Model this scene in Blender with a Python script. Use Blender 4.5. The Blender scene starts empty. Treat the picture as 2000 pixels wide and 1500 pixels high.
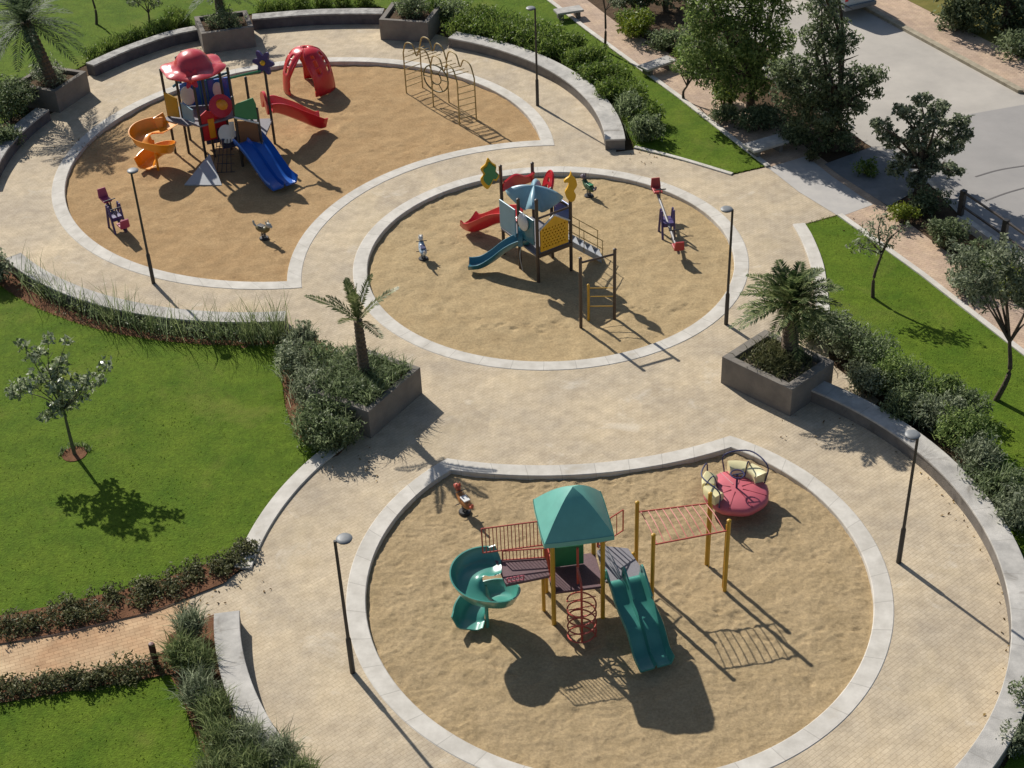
import bpy, bmesh, math, random
import numpy as np
from mathutils import Vector, Matrix, noise
from mathutils.geometry import delaunay_2d_cdt
random.seed(11); rng = np.random.default_rng(11)
sc = bpy.context.scene
COL = sc.collection
R = math.radians
PI = math.pi
# ------------------------------------------------------------------ camera
CAM_H = 25.0
F_PX = 2939.16          # focal length in pixels of the 2000 px wide photo
PITCH, ROLL = 0.618494, -0.0424504
_cr, _sr = math.cos(ROLL), math.sin(ROLL)
_r0 = Vector((1, 0, 0)); _u0 = Vector((0, math.sin(PITCH), math.cos(PITCH)))
CF = Vector((0, math.cos(PITCH), -math.sin(PITCH)))
CR = _cr*_r0 + _sr*_u0
CU = -_sr*_r0 + _cr*_u0
cd = bpy.data.cameras.new('camera'); cam = bpy.data.objects.new('camera', cd); COL.objects.link(cam)
cd.sensor_width = 36; cd.lens = F_PX/2000*36; cd.clip_end = 2000; cd.clip_start = 0.1
m = Matrix.Identity(4)
for i in range(3):
    m[i][0] = CR[i]; m[i][1] = CU[i]; m[i][2] = -CF[i]
m[2][3] = CAM_H
cam.matrix_world = m
sc.camera = cam
def P(x, y, z=0.0):
    """survey point: place on the level z that the photo shows at pixel x, y"""
    d = CR*((x-1000)/F_PX) - CU*((y-750)/F_PX) + CF
    t = (CAM_H-z)/-d.z
    return Vector((d.x*t, d.y*t, z))
def P2(x, y, z=0.0):
    p = P(x, y, z); return (p.x, p.y)
# ------------------------------------------------------------------ light
SUN_AZ, SUN_EL = R(-32.8), R(37.2)
sd = Vector((math.cos(SUN_EL)*math.sin(SUN_AZ), math.cos(SUN_EL)*math.cos(SUN_AZ), math.sin(SUN_EL)))
w = bpy.data.worlds.new('World'); sc.world = w; w.use_nodes = True
nt = w.node_tree; bg = nt.nodes['Background']
sky = nt.nodes.new('ShaderNodeTexSky'); sky.sky_type = 'NISHITA'; sky.sun_disc = False
sky.sun_elevation = SUN_EL; sky.sun_rotation = SUN_AZ
nt.links.new(sky.outputs[0], bg.inputs[0]); bg.inputs[1].default_value = 0.068
ld = bpy.data.lights.new('sun', 'SUN'); ld.energy = 4.6; ld.angle = R(0.55); ld.color = (1.0, 0.955, 0.88)
so = bpy.data.objects.new('sun', ld); COL.objects.link(so); so.location = (0, 0, 60)
so.rotation_euler = (-sd).to_track_quat('-Z', 'Y').to_euler()
sc.view_settings.view_transform = 'Standard'; sc.view_settings.look = 'None'
sc.view_settings.exposure = 0.23; sc.view_settings.gamma = 1.0
sc.render.engine = 'CYCLES'
# ------------------------------------------------------------------ materials
def lin(c):
    if isinstance(c, str):
        c = c.lstrip('#'); c = [int(c[i:i+2], 16)/255 for i in (0, 2, 4)]
        return tuple(((x+0.055)/1.055)**2.4 if x > 0.04045 else x/12.92 for x in c)
    return tuple(c)
MATS = {}
def joints(M, seg=1.0, dark=.55):
    """joints between the blocks of a kerb, from the length along it"""
    N = M.node_tree.nodes; L = M.node_tree.links; b = N['Principled BSDF']; src = b.inputs['Base Color'].links[0].from_socket
    at_ = N.new('ShaderNodeAttribute'); at_.attribute_name = 'arc'
    def mth(op, a, v):
        n_ = N.new('ShaderNodeMath'); n_.operation = op; L.new(a, n_.inputs[0]); n_.inputs[1].default_value = v; return n_.outputs[0]
    f = mth('ABSOLUTE', mth('SUBTRACT', mth('FRACT', mth('DIVIDE', at_.outputs['Fac'], seg), 0), .5), 0)
    k = mth('MULTIPLY', mth('LESS_THAN', f, .010/seg), .38)
    wn = N.new('ShaderNodeTexWhiteNoise'); wn.noise_dimensions = '1D'; L.new(mth('FLOOR', mth('ADD', mth('DIVIDE', at_.outputs['Fac'], seg), .5), 0), wn.inputs['W'])
    sh = mth('ADD', mth('MULTIPLY', wn.outputs['Value'], .09), .92)
    mx = N.new('ShaderNodeMix'); mx.data_type = 'RGBA'; mx.blend_type = 'MULTIPLY'; mx.inputs[0].default_value = 1; L.new(src, mx.inputs[6]); L.new(sh, mx.inputs[7])
    m2 = N.new('ShaderNodeMix'); m2.data_type = 'RGBA'; L.new(k, m2.inputs[0]); L.new(mx.outputs[2], m2.inputs[6]); m2.inputs[7].default_value = (.20, .18, .15, 1)
    L.new(m2.outputs[2], b.inputs['Base Color']); return M
def set_arc(o, vals):
    a = o.data.attributes.new('arc', 'FLOAT', 'POINT'); a.data.foreach_set('value', np.asarray(vals, dtype=np.float32)); return o
def lengths(pts, closed=False):
    out = [0.0]
    for i in range(1, len(pts)): out.append(out[-1]+math.hypot(pts[i][0]-pts[i-1][0], pts[i][1]-pts[i-1][1]))
    return out
def mat(name, col, rough=0.6, var=0.12, scale=3.0, spec=0.4, col2=None, bump=0.0, bscale=40.0, detail=4, metal=0.0, coat=0.0):
    if name in MATS: return MATS[name]
    c = lin(col); c2 = lin(col2) if col2 else tuple(x*(1-var) for x in c)
    M = bpy.data.materials.new(name); M.use_nodes = True
    N = M.node_tree.nodes; L = M.node_tree.links
    b = N['Principled BSDF']; b.inputs['Roughness'].default_value = rough
    b.inputs['Specular IOR Level'].default_value = spec; b.inputs['Metallic'].default_value = metal
    b.inputs['Coat Weight'].default_value = coat
    tc = N.new('ShaderNodeTexCoord'); nz = N.new('ShaderNodeTexNoise')
    nz.inputs['Scale'].default_value = scale; nz.inputs['Detail'].default_value = detail; nz.inputs['Roughness'].default_value = 0.65
    rp = N.new('ShaderNodeValToRGB'); rp.color_ramp.elements[0].position = 0.32; rp.color_ramp.elements[1].position = 0.68
    rp.color_ramp.elements[0].color = (*c2, 1); rp.color_ramp.elements[1].color = (*c, 1)
    L.new(tc.outputs['Object'], nz.inputs['Vector']); L.new(nz.outputs['Fac'], rp.inputs['Fac']); L.new(rp.outputs['Color'], b.inputs['Base Color'])
    if bump:
        n2 = N.new('ShaderNodeTexNoise'); n2.inputs['Scale'].default_value = bscale; n2.inputs['Detail'].default_value = 4
        bp = N.new('ShaderNodeBump'); bp.inputs['Strength'].default_value = bump; bp.inputs['Distance'].default_value = 0.03
        L.new(tc.outputs['Object'], n2.inputs['Vector']); L.new(n2.outputs['Fac'], bp.inputs['Height']); L.new(bp.outputs['Normal'], b.inputs['Normal'])
    MATS[name] = M; return M
def speckle(M, scale, lo, hi, scale2=None):
    """fine grain on top of a material's own colour"""
    N = M.node_tree.nodes; L = M.node_tree.links; b = N['Principled BSDF']; src = b.inputs['Base Color'].links[0].from_socket
    tc = N.new('ShaderNodeTexCoord')
    for sc_, a, c in ((scale, lo, hi), (scale2 or scale*.23, lo*.5+.5, hi*.5+.5)):
        nz = N.new('ShaderNodeTexNoise'); nz.inputs['Scale'].default_value = sc_; nz.inputs['Detail'].default_value = 3; nz.inputs['Roughness'].default_value = .7
        rp = N.new('ShaderNodeValToRGB'); rp.color_ramp.elements[0].position = .34; rp.color_ramp.elements[1].position = .66
        rp.color_ramp.elements[0].color = (lo, lo*.99, lo*.96, 1) if sc_ == scale else (a, a, a, 1); rp.color_ramp.elements[1].color = (hi, hi, hi, 1) if sc_ == scale else (c, c, c, 1)
        mx = N.new('ShaderNodeMix'); mx.data_type = 'RGBA'; mx.blend_type = 'MULTIPLY'; mx.inputs[0].default_value = 1
        L.new(tc.outputs['Object'], nz.inputs['Vector']); L.new(nz.outputs['Fac'], rp.inputs['Fac']); L.new(src, mx.inputs[6]); L.new(rp.outputs['Color'], mx.inputs[7]); src = mx.outputs[2]
    L.new(src, b.inputs['Base Color']); return M
def leafmat(name, c1, c2, trans=0.3, rough=0.5, spec=0.3, tcol=None, pos=(0.15, 0.85)):
    M = bpy.data.materials.new(name); M.use_nodes = True
    N = M.node_tree.nodes; L = M.node_tree.links
    b = N['Principled BSDF']; b.inputs['Roughness'].default_value = rough; b.inputs['Specular IOR Level'].default_value = spec
    g = N.new('ShaderNodeNewGeometry'); rp = N.new('ShaderNodeValToRGB')
    rp.color_ramp.elements[0].position = pos[0]; rp.color_ramp.elements[1].position = pos[1]
    rp.color_ramp.elements[0].color = (*lin(c1), 1); rp.color_ramp.elements[1].color = (*lin(c2), 1)
    L.new(g.outputs['Random Per Island'], rp.inputs['Fac']); L.new(rp.outputs['Color'], b.inputs['Base Color'])
    tr = N.new('ShaderNodeBsdfTranslucent'); mx = N.new('ShaderNodeMixShader'); mx.inputs[0].default_value = trans
    if tcol: tr.inputs['Color'].default_value = (*lin(tcol), 1)
    else: L.new(rp.outputs['Color'], tr.inputs['Color'])
    L.new(b.outputs[0], mx.inputs[1]); L.new(tr.outputs[0], mx.inputs[2]); L.new(mx.outputs[0], N['Material Output'].inputs[0])
    MATS[name] = M; return M
def paving_mat(name, c1, c2, mortar, bw=0.2, bh=0.1, rot=0.0, tint=None, ms=0.006):
    M = bpy.data.materials.new(name); M.use_nodes = True
    N = M.node_tree.nodes; L = M.node_tree.links; b = N['Principled BSDF']
    b.inputs['Roughness'].default_value = 0.85; b.inputs['Specular IOR Level'].default_value = 0.25
    tc = N.new('ShaderNodeTexCoord'); mp = N.new('ShaderNodeMapping'); mp.inputs['Rotation'].default_value = (0, 0, rot)
    br = N.new('ShaderNodeTexBrick'); br.inputs['Scale'].default_value = 1.0; br.inputs['Brick Width'].default_value = bw
    br.inputs['Row Height'].default_value = bh; br.inputs['Mortar Size'].default_value = ms; br.inputs['Mortar Smooth'].default_value = 0.3
    br.inputs['Color1'].default_value = (*lin(c1), 1); br.inputs['Color2'].default_value = (*lin(c2), 1); br.inputs['Mortar'].default_value = (*lin(mortar), 1)
    br.inputs['Bias'].default_value = 0.0
    L.new(tc.outputs['Object'], mp.inputs[0]); L.new(mp.outputs[0], br.inputs['Vector'])
    nz = N.new('ShaderNodeTexNoise'); nz.inputs['Scale'].default_value = 0.35; nz.inputs['Detail'].default_value = 6; nz.inputs['Roughness'].default_value = 0.7
    rp = N.new('ShaderNodeValToRGB'); rp.color_ramp.elements[0].position = 0.36; rp.color_ramp.elements[1].position = 0.66
    t = lin(tint) if tint else (0.8, 0.8, 0.82)
    rp.color_ramp.elements[0].color = (*t, 1); rp.color_ramp.elements[1].color = (1.06, 1.03, 0.97, 1)
    L.new(tc.outputs['Object'], nz.inputs['Vector']); L.new(nz.outputs['Fac'], rp.inputs['Fac'])
    n3 = N.new('ShaderNodeTexNoise'); n3.inputs['Scale'].default_value = 2.6; n3.inputs['Detail'].default_value = 5
    r3 = N.new('ShaderNodeValToRGB'); r3.color_ramp.elements[0].position = 0.33; r3.color_ramp.elements[1].position = 0.62
    r3.color_ramp.elements[0].color = (0.86, 0.85, 0.84, 1); r3.color_ramp.elements[1].color = (1.03, 1.03, 1.03, 1)
    L.new(tc.outputs['Object'], n3.inputs['Vector']); L.new(n3.outputs['Fac'], r3.inputs['Fac'])
    mx = N.new('ShaderNodeMix'); mx.data_type = 'RGBA'; mx.blend_type = 'MULTIPLY'; mx.inputs[0].default_value = 1
    m2 = N.new('ShaderNodeMix'); m2.data_type = 'RGBA'; m2.blend_type = 'MULTIPLY'; m2.inputs[0].default_value = 1
    L.new(br.outputs['Color'], mx.inputs[6]); L.new(rp.outputs['Color'], mx.inputs[7])
    L.new(mx.outputs[2], m2.inputs[6]); L.new(r3.outputs['Color'], m2.inputs[7]); L.new(m2.outputs[2], b.inputs['Base Color'])
    vo = N.new('ShaderNodeTexVoronoi'); vo.distance = 'CHEBYCHEV'; vo.inputs['Scale'].default_value = .62; L.new(mp.outputs[0], vo.inputs['Vector'])
    r4 = N.new('ShaderNodeValToRGB'); r4.color_ramp.elements[0].color = (.90, .895, .90, 1); r4.color_ramp.elements[1].color = (1.05, 1.045, 1.03, 1)
    m3 = N.new('ShaderNodeMix'); m3.data_type = 'RGBA'; m3.blend_type = 'MULTIPLY'; m3.inputs[0].default_value = 1
    L.new(vo.outputs['Color'], r4.inputs['Fac']); L.new(m2.outputs[2], m3.inputs[6]); L.new(r4.outputs['Color'], m3.inputs[7]); L.new(m3.outputs[2], b.inputs['Base Color'])
    bp = N.new('ShaderNodeBump'); bp.inputs['Strength'].default_value = 0.5; bp.inputs['Distance'].default_value = 0.006; bp.invert = True
    L.new(br.outputs['Fac'], bp.inputs['Height']); L.new(bp.outputs['Normal'], b.inputs['Normal'])
    MATS[name] = M; return M
# ------------------------------------------------------------------ mesh helpers
def V(p): return Vector(p)
def smooth_poly(pts, n=6, closed=False):
    """Catmull-Rom through the points"""
    pts = [Vector(p) for p in pts]; out = []; N = len(pts)
    rngi = range(N if closed else N-1)
    for i in rngi:
        p1, p2 = pts[i], pts[(i+1) % N]
        p0 = pts[i-1] if (closed or i > 0) else p1*2-p2
        p3 = pts[(i+2) % N] if (closed or i+2 < N) else p2*2-p1
        for k in range(n):
            t = k/n
            out.append(0.5*((2*p1)+(p2-p0)*t+(2*p0-5*p1+4*p2-p3)*t*t+(3*p1-p0-3*p2+p3)*t**3))
    if not closed: out.append(pts[-1])
    return out
def drop_holes(vv, ff, loops):
    if not ff: return ff
    c = np.array([[sum(vv[i].x for i in f)/len(f), sum(vv[i].y for i in f)/len(f)] for f in ff])
    k = inside(c, loops[0])
    for h in loops[1:]: k &= ~inside(c, h)
    return [f for f, q in zip(ff, k) if q]
class MB:
    def __init__(s): s.v = []; s.f = []; s.sm = 0
    def add(s, vs, fs):
        o = len(s.v); s.v += [tuple(v) for v in vs]; s.f += [tuple(o+i for i in f) for f in fs]; return s
    def box(s, c, d, rz=0.0, rx=0.0, ry=0.0):
        M = Matrix.Rotation(rz, 3, 'Z') @ Matrix.Rotation(ry, 3, 'Y') @ Matrix.Rotation(rx, 3, 'X')
        vs = [V(c)+M @ Vector((x*d[0]/2, y*d[1]/2, z*d[2]/2)) for x in (-1, 1) for y in (-1, 1) for z in (-1, 1)]
        return s.add(vs, [(0, 1, 3, 2), (4, 6, 7, 5), (0, 4, 5, 1), (2, 3, 7, 6), (0, 2, 6, 4), (1, 5, 7, 3)])
    def sweep(s, path, prof, cap=True, closed=False, scales=None, up=Vector((0, 0, 1)), closed_prof=True):
        path = [V(p) for p in path]; n = len(path); k = len(prof); vs = []
        last = None
        for i, p in enumerate(path):
            a = path[i-1] if (i > 0 or closed) else p
            b = path[(i+1) % n] if (i < n-1 or closed) else p
            T = (b-a); T = T.normalized() if T.length > 1e-9 else Vector((0, 0, 1))
            S = T.cross(up)
            if S.length < 0.05: S = last if last else T.cross(Vector((0, 1, 0.01)))
            S = S - T*S.dot(T); S.normalize(); last = S
            U = S.cross(T)
            q = scales[i] if scales else 1.0
            for (x, y) in prof: vs.append(p+S*x*q+U*y*q)
        fs = []
        for i in range(n if closed else n-1):
            j = (i+1) % n
            for e in range(k if closed_prof else k-1):
                e2 = (e+1) % k
                fs.append((i*k+e, j*k+e, j*k+e2, i*k+e2))
        if cap and not closed and closed_prof:
            fs.append(tuple(range(k))); fs.append(tuple((n-1)*k+e for e in reversed(range(k))))
        return s.add(vs, fs)
    def tube(s, path, r, n=8, closed=False):
        sc_ = None
        if isinstance(r, (list, tuple)): sc_ = list(r); r = 1.0
        prof = [(r*math.cos(2*PI*i/n), r*math.sin(2*PI*i/n)) for i in range(n)]
        return s.sweep(path, prof, closed=closed, scales=sc_)
    def lathe(s, prof, c=(0, 0, 0), n=16, lobes=0, lob=0.0):
        vs = []; fs = []; k = len(prof)
        for i in range(n):
            a = 2*PI*i/n
            for (r, z) in prof:
                rr = r*(1+lob*math.cos(lobes*a)) if lobes else r
                vs.append((c[0]+rr*math.cos(a), c[1]+rr*math.sin(a), c[2]+z))
        for i in range(n):
            j = (i+1) % n
            for e in range(k-1): fs.append((i*k+e, j*k+e, j*k+e+1, i*k+e+1))
        fs.append(tuple(i*k for i in reversed(range(n)))); fs.append(tuple(i*k+k-1 for i in range(n)))
        return s.add(vs, fs)
    def ell(s, c, r, nu=12, nv=8, rz=0.0):
        vs = [(0, 0, -1)]
        for j in range(1, nv):
            ph = -PI/2+PI*j/nv
            for i in range(nu): vs.append((math.cos(ph)*math.cos(2*PI*i/nu), math.cos(ph)*math.sin(2*PI*i/nu), math.sin(ph)))
        vs.append((0, 0, 1)); fs = []
        for i in range(nu): fs.append((0, 1+(i+1) % nu, 1+i))
        for j in range(nv-2):
            for i in range(nu):
                a = 1+j*nu+i; b = 1+j*nu+(i+1) % nu; fs.append((a, b, b+nu, a+nu))
        o = 1+(nv-2)*nu
        for i in range(nu): fs.append((o+i, o+(i+1) % nu, len(vs)-1))
        M = Matrix.Rotation(rz, 3, 'Z')
        return s.add([V(c)+M @ Vector((v[0]*r[0], v[1]*r[1], v[2]*r[2])) for v in vs], fs)
    def plate(s, poly, o, u, v, th):
        """outline poly in the plane o + a*u + b*v, given a thickness"""
        o = V(o); u = V(u).normalized(); v = V(v).normalized(); nrm = u.cross(v)*(th/2); n = len(poly)
        vs = [o+u*a+v*b-nrm for a, b in poly]+[o+u*a+v*b+nrm for a, b in poly]
        fs = [tuple(reversed(range(n))), tuple(range(n, 2*n))]+[(i, (i+1) % n, n+(i+1) % n, n+i) for i in range(n)]
        return s.add(vs, fs)
    def plate_holes(s, outer, holes, o, u, v, th):
        o = V(o); u = V(u).normalized(); v = V(v).normalized(); nrm = u.cross(v)*(th/2)
        loops = [outer]+holes; pts = []; ed = []
        for lp in loops:
            b = len(pts); pts += [Vector(q) for q in lp]; ed += [(b+i, b+(i+1) % len(lp)) for i in range(len(lp))]
        vv, ee, ff, *_ = delaunay_2d_cdt(pts, ed, [], 1, 1e-5); ff = drop_holes(vv, ff, loops)
        n = len(vv)
        vs = [o+u*q.x+v*q.y-nrm for q in vv]+[o+u*q.x+v*q.y+nrm for q in vv]
        fs = [tuple(reversed(f)) for f in ff]+[tuple(n+i for i in f) for f in ff]
        for lp in loops:
            b = len(vs); k = len(lp)
            vs += [o+u*q[0]+v*q[1]-nrm for q in lp]+[o+u*q[0]+v*q[1]+nrm for q in lp]
            fs += [(b+i, b+(i+1) % k, b+k+(i+1) % k, b+k+i) for i in range(k)]
        return s.add(vs, fs)
    def build(s, name, m, parent=None, smooth=False, ang=40, bevel=0.0):
        me = bpy.data.meshes.new(name); me.from_pydata(s.v, [], s.f); me.update()
        bm = bmesh.new(); bm.from_mesh(me); bmesh.ops.recalc_face_normals(bm, faces=bm.faces); bm.to_mesh(me); bm.free()
        if smooth:
            me.shade_smooth(); me.set_sharp_from_angle(angle=R(ang))
        me.materials.append(m)
        o = bpy.data.objects.new(name, me); COL.objects.link(o)
        if parent: o.parent = parent
        if bevel:
            md = o.modifiers.new('bevel', 'BEVEL'); md.width = bevel; md.segments = 2; md.limit_method = 'ANGLE'; md.angle_limit = R(50)
        return o
def tag(o, label, cat, group=None, kind=None):
    if label: o['label'] = label
    if cat: o['category'] = cat
    if group: o['group'] = group
    if kind: o['kind'] = kind
    return o
def thing(name, label, cat, loc=(0, 0, 0), rz=0.0, group=None):
    o = bpy.data.objects.new(name, None); COL.objects.link(o); o.empty_display_size = 0.2
    o.location = loc; o.rotation_euler = (0, 0, rz)
    return tag(o, label, cat, group)
def copy_tree(o, parent=None):
    c = o.copy(); COL.objects.link(c)
    if parent: c.parent = parent
    for ch in list(o.children): copy_tree(ch, c)
    return c
def np_mesh(name, verts, quads, m, parent=None, tris=False):
    me = bpy.data.meshes.new(name); k = 3 if tris else 4
    nv, nf = len(verts), len(quads)
    me.vertices.add(nv); me.vertices.foreach_set('co', np.ascontiguousarray(verts, dtype=np.float32).ravel())
    me.loops.add(nf*k); me.loops.foreach_set('vertex_index', np.ascontiguousarray(quads, dtype=np.int32).ravel())
    me.polygons.add(nf); me.polygons.foreach_set('loop_start', np.arange(0, nf*k, k, dtype=np.int32))
    me.polygons.foreach_set('loop_total', np.full(nf, k, dtype=np.int32))
    me.update(); me.validate(); me.materials.append(m)
    o = bpy.data.objects.new(name, me); COL.objects.link(o)
    if parent: o.parent = parent
    return o
# ------------------------------------------------------------------ foliage
def nrm(a): return a/np.maximum(np.linalg.norm(a, axis=1, keepdims=True), 1e-9)
def leaf_quads(pts, size, aspect=0.45, up=0.85, droop=0.0, svar=0.35, axis=None):
    pts = np.asarray(pts, float); n = len(pts)
    a = rng.normal(size=(n, 3)); a[:, 2] -= droop
    if axis is not None: a = a*0.6+axis
    a = nrm(a); b = rng.normal(size=(n, 3)); b[:, 2] += up*2
    s = nrm(np.cross(a, b)); L = size*(1+svar*rng.uniform(-1, 1, (n, 1)))
    nn = np.cross(s, a)
    v = np.stack([pts-a*L*0.5, pts+s*L*aspect*0.5+nn*L*0.06, pts+a*L*0.5, pts-s*L*aspect*0.5+nn*L*0.06], 1).reshape(-1, 3)
    return v, np.arange(4*n).reshape(n, 4)
def leaf_obj(name, pts, size, m, parent=None, **k):
    v, q = leaf_quads(pts, size, **k); return np_mesh(name, v, q, m, parent)
def clump_pts(cents, rad, n, sprig=.28):
    """n points in and near the surface of blobs"""
    cents = np.asarray(cents, float); rad = np.asarray(rad, float)
    w_ = rad**2/np.sum(rad**2); idx = rng.choice(len(cents), n, p=w_)
    d = nrm(rng.normal(size=(n, 3))); r = rng.uniform(0.35, 1.0, (n, 1))**0.6
    ax = nrm(rng.normal(size=(len(cents)*9, 3))+np.array([0, 0, .35])); ki = int(n*sprig)
    j = rng.integers(0, 9, ki); d[:ki] = nrm(ax[idx[:ki]*9+j]+rng.normal(size=(ki, 3))*.10); r[:ki, 0] = rng.uniform(.7, 1.45, ki)
    return cents[idx]+d*r*rad[idx][:, None]*np.array([1, 1, 0.8])
def blades(pts, h, lean=0.4, wd=0.02, hv=0.4, droop=0.25, dirs=None):
    """long two-piece grass blades"""
    pts = np.asarray(pts, float); n = len(pts)
    a = rng.uniform(0, 2*PI, n); ln = rng.uniform(0.1, 1, n)*lean
    d = np.stack([np.cos(a)*ln, np.sin(a)*ln, np.ones(n)], 1)
    if dirs is not None: d = d+dirs
    d = nrm(d); H = h*(1+hv*rng.uniform(-1, 1, n))[:, None]
    sd_ = nrm(np.cross(d, rng.normal(size=(n, 3))))*wd
    mid = pts+d*H*0.55; tip = pts+d*H*0.95+np.stack([d[:, 0], d[:, 1], -np.ones(n)*0.6], 1)*H*droop
    v = np.stack([pts-sd_, pts+sd_, mid+sd_*0.9, mid-sd_*0.9, tip+sd_*0.15, tip-sd_*0.15], 1).reshape(-1, 3)
    b = np.arange(n)*6
    q = np.concatenate([np.stack([b, b+1, b+2, b+3], 1), np.stack([b+3, b+2, b+4, b+5], 1)])
    return v, q
def palm_fronds(c, n, L, el0, el1, droop, wl, m, name, parent, leaflets=26, az0=0.0, seed=0):
    r = np.random.default_rng(seed); vs = []; qs = []; o = 0
    for i in range(n):
        f = i/max(1, n-1); az = az0+i*2.39996+r.uniform(-.2, .2); el = R(el0+(el1-el0)*f+r.uniform(-8, 8)); ll = L*r.uniform(0.85, 1.1)
        d = np.array([math.cos(az)*math.cos(el), math.sin(az)*math.cos(el), math.sin(el)])
        side = np.array([-math.sin(az), math.cos(az), 0.0]); hd = np.array([math.cos(az), math.sin(az), 0])
        t = np.linspace(0, 1, leaflets+1)
        rach = np.array(c)+np.outer(t, d)*ll+np.outer(t**2.1, np.array([0, 0, -1.0]))*ll*droop+np.outer(t**2, hd)*ll*0.08
        tan = np.gradient(rach, axis=0); tan = tan/np.linalg.norm(tan, axis=1, keepdims=True)
        upv = np.cross(side, tan); upv *= np.sign(upv[:, 2:3]+1e-6)
        # rachis ribbon, three sided
        w0 = 0.022*(1-t*0.8)[:, None]
        rb = np.stack([rach-side*w0, rach+side*w0], 1).reshape(-1, 3); k = len(t)
        vs.append(rb); b = o+np.arange(k-1)*2; qs.append(np.stack([b, b+1, b+3, b+2], 1)); o += 2*k
        for sg in (-1, 1):
            tt = t[3:]; p = rach[3:]
            l = (wl*np.sin(np.clip(tt*0.93+0.07, 0, 1)*PI)**0.6*r.uniform(0.8, 1.15, len(tt)))[:, None]
            dd = side*sg*0.85+tan[3:]*0.75+upv[3:]*0.28+r.normal(size=p.shape)*0.08; dd = dd/np.linalg.norm(dd, axis=1, keepdims=True)
            wv = np.cross(dd, upv[3:]); wv = wv/np.linalg.norm(wv, axis=1, keepdims=True)*0.024
            tip = p+dd*l+np.array([0, 0, -0.18])*l
            v = np.stack([p-wv*0.5, p+dd*l*0.4+wv, tip, p+dd*l*0.4-wv], 1).reshape(-1, 3)
            vs.append(v); qs.append(np.arange(o, o+len(v)).reshape(-1, 4)); o += len(v)
    return np_mesh(name, np.concatenate(vs), np.concatenate(qs), m, parent)
# ------------------------------------------------------------------ flat regions
def inside(pts, poly):
    x, y = pts[:, 0], pts[:, 1]; res = np.zeros(len(pts), bool); n = len(poly); j = n-1
    for i in range(n):
        xi, yi = poly[i][0], poly[i][1]; xj, yj = poly[j][0], poly[j][1]
        c = ((yi > y) != (yj > y))
        res ^= c & (x < (xj-xi)*(y-yi)/((yj-yi) if yj != yi else 1e-12)+xi); j = i
    return res
def sheet(name, outer, z, m, holes=(), step=None, hf=None, parent=None):
    loops = [list(outer)]+[list(h) for h in holes]; pts = []; ed = []
    for lp in loops:
        b = len(pts); pts += [Vector((q[0], q[1])) for q in lp]; ed += [(b+i, b+(i+1) % len(lp)) for i in range(len(lp))]
    if step:
        a = np.array([(q[0], q[1]) for q in loops[0]]); lo = a.min(0); hi = a.max(0)
        gx, gy = np.meshgrid(np.arange(lo[0], hi[0], step), np.arange(lo[1], hi[1], step))
        g = np.stack([gx.ravel(), gy.ravel()], 1)+rng.uniform(-.25, .25, (gx.size, 2))*step
        k = inside(g, loops[0])
        for h in loops[1:]: k &= ~inside(g, h)
        pts += [Vector((float(q[0]), float(q[1]))) for q in g[k]]
    vv, ee, ff, *_ = delaunay_2d_cdt(pts, ed, [], 1, 1e-5); ff = drop_holes(vv, ff, loops)
    vs = [(q.x, q.y, z+(hf(q.x, q.y) if hf else 0.0)) for q in vv]
    me = bpy.data.meshes.new(name); me.from_pydata(vs, [], ff); me.update()
    bm = bmesh.new(); bm.from_mesh(me)
    for f in bm.faces:
        if f.normal.z < 0: f.normal_flip()
    bm.to_mesh(me); bm.free(); me.materials.append(m)
    if hf: me.shade_smooth()
    o = bpy.data.objects.new(name, me); COL.objects.link(o)
    if parent: o.parent = parent
    return o
def scatter_in(poly, dens, holes=()):
    a = np.array([(q[0], q[1]) for q in poly]); lo = a.min(0); hi = a.max(0); n = int(np.prod(hi-lo)*dens)
    g = rng.uniform(lo, hi, (n, 2)); k = inside(g, poly)
    for h in holes: k &= ~inside(g, h)
    return g[k]
def arc(c, r, a0, a1, n=48):
    return [(c[0]+r*math.cos(R(a0+(a1-a0)*i/(n-1))), c[1]+r*math.sin(R(a0+(a1-a0)*i/(n-1)))) for i in range(n)]
# ================================================================== the setting
A_, B_, C_ = (1.405, 42.10), (2.329, 26.79), (-7.19, 49.98)
def lens(c, r, a, ra, n1=110, n2=50):
    """outline of the part of circle c, r that lies outside circle a, ra"""
    dx, dy = a[0]-c[0], a[1]-c[1]; D = math.hypot(dx, dy); th = math.degrees(math.atan2(dy, dx))
    h = math.degrees(math.acos((D*D+r*r-ra*ra)/(2*D*r))); k = math.degrees(math.acos((D*D+ra*ra-r*r)/(2*D*ra)))
    p = arc(c, r, th+h, th+360-h, n1); q = arc(a, ra, th+180+k, th+180-k, n2)
    return p[:-1]+q[:-1]
def pit(which, d=0.0):
    if which == 'A': return arc(A_, 5.92+d, 0, 360, 129)[:-1]
    if which == 'B': return lens(B_, 6.06+d, A_, 11.24-d)
    return lens(C_, 8.66+d, A_, 8.50-d)
M_pave = paving_mat('paving', (.62, .525, .385), (.57, .48, .35), (.475, .385, .28), 0.2, 0.1, R(-38))
M_path = paving_mat('path_paving', (.60, .46, .30), (.51, .385, .25), (.38, .27, .17), 0.22, 0.11, R(-20), tint=(.86, .68, .56))
M_walk = paving_mat('walkway_paving', (.58, .44, .32), (.50, .37, .28), (.36, .27, .20), 0.24, 0.12, R(35))
M_kerb = mat('kerb_concrete', (.68, .64, .57), 0.85, col2=(.50, .465, .405), scale=1.9, detail=10, bump=.25, bscale=60, spec=.2)
joints(M_kerb, .9)
M_wallf = mat('wall_plaster', (.23, .205, .18), 0.9, col2=(.16, .145, .13), scale=2.2, bump=.3, bscale=30, spec=.15)
M_cope = mat('coping_stone', (.58, .55, .50), 0.85, col2=(.33, .315, .29), scale=1.7, detail=8, bump=.3, bscale=50, spec=.2)
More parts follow.
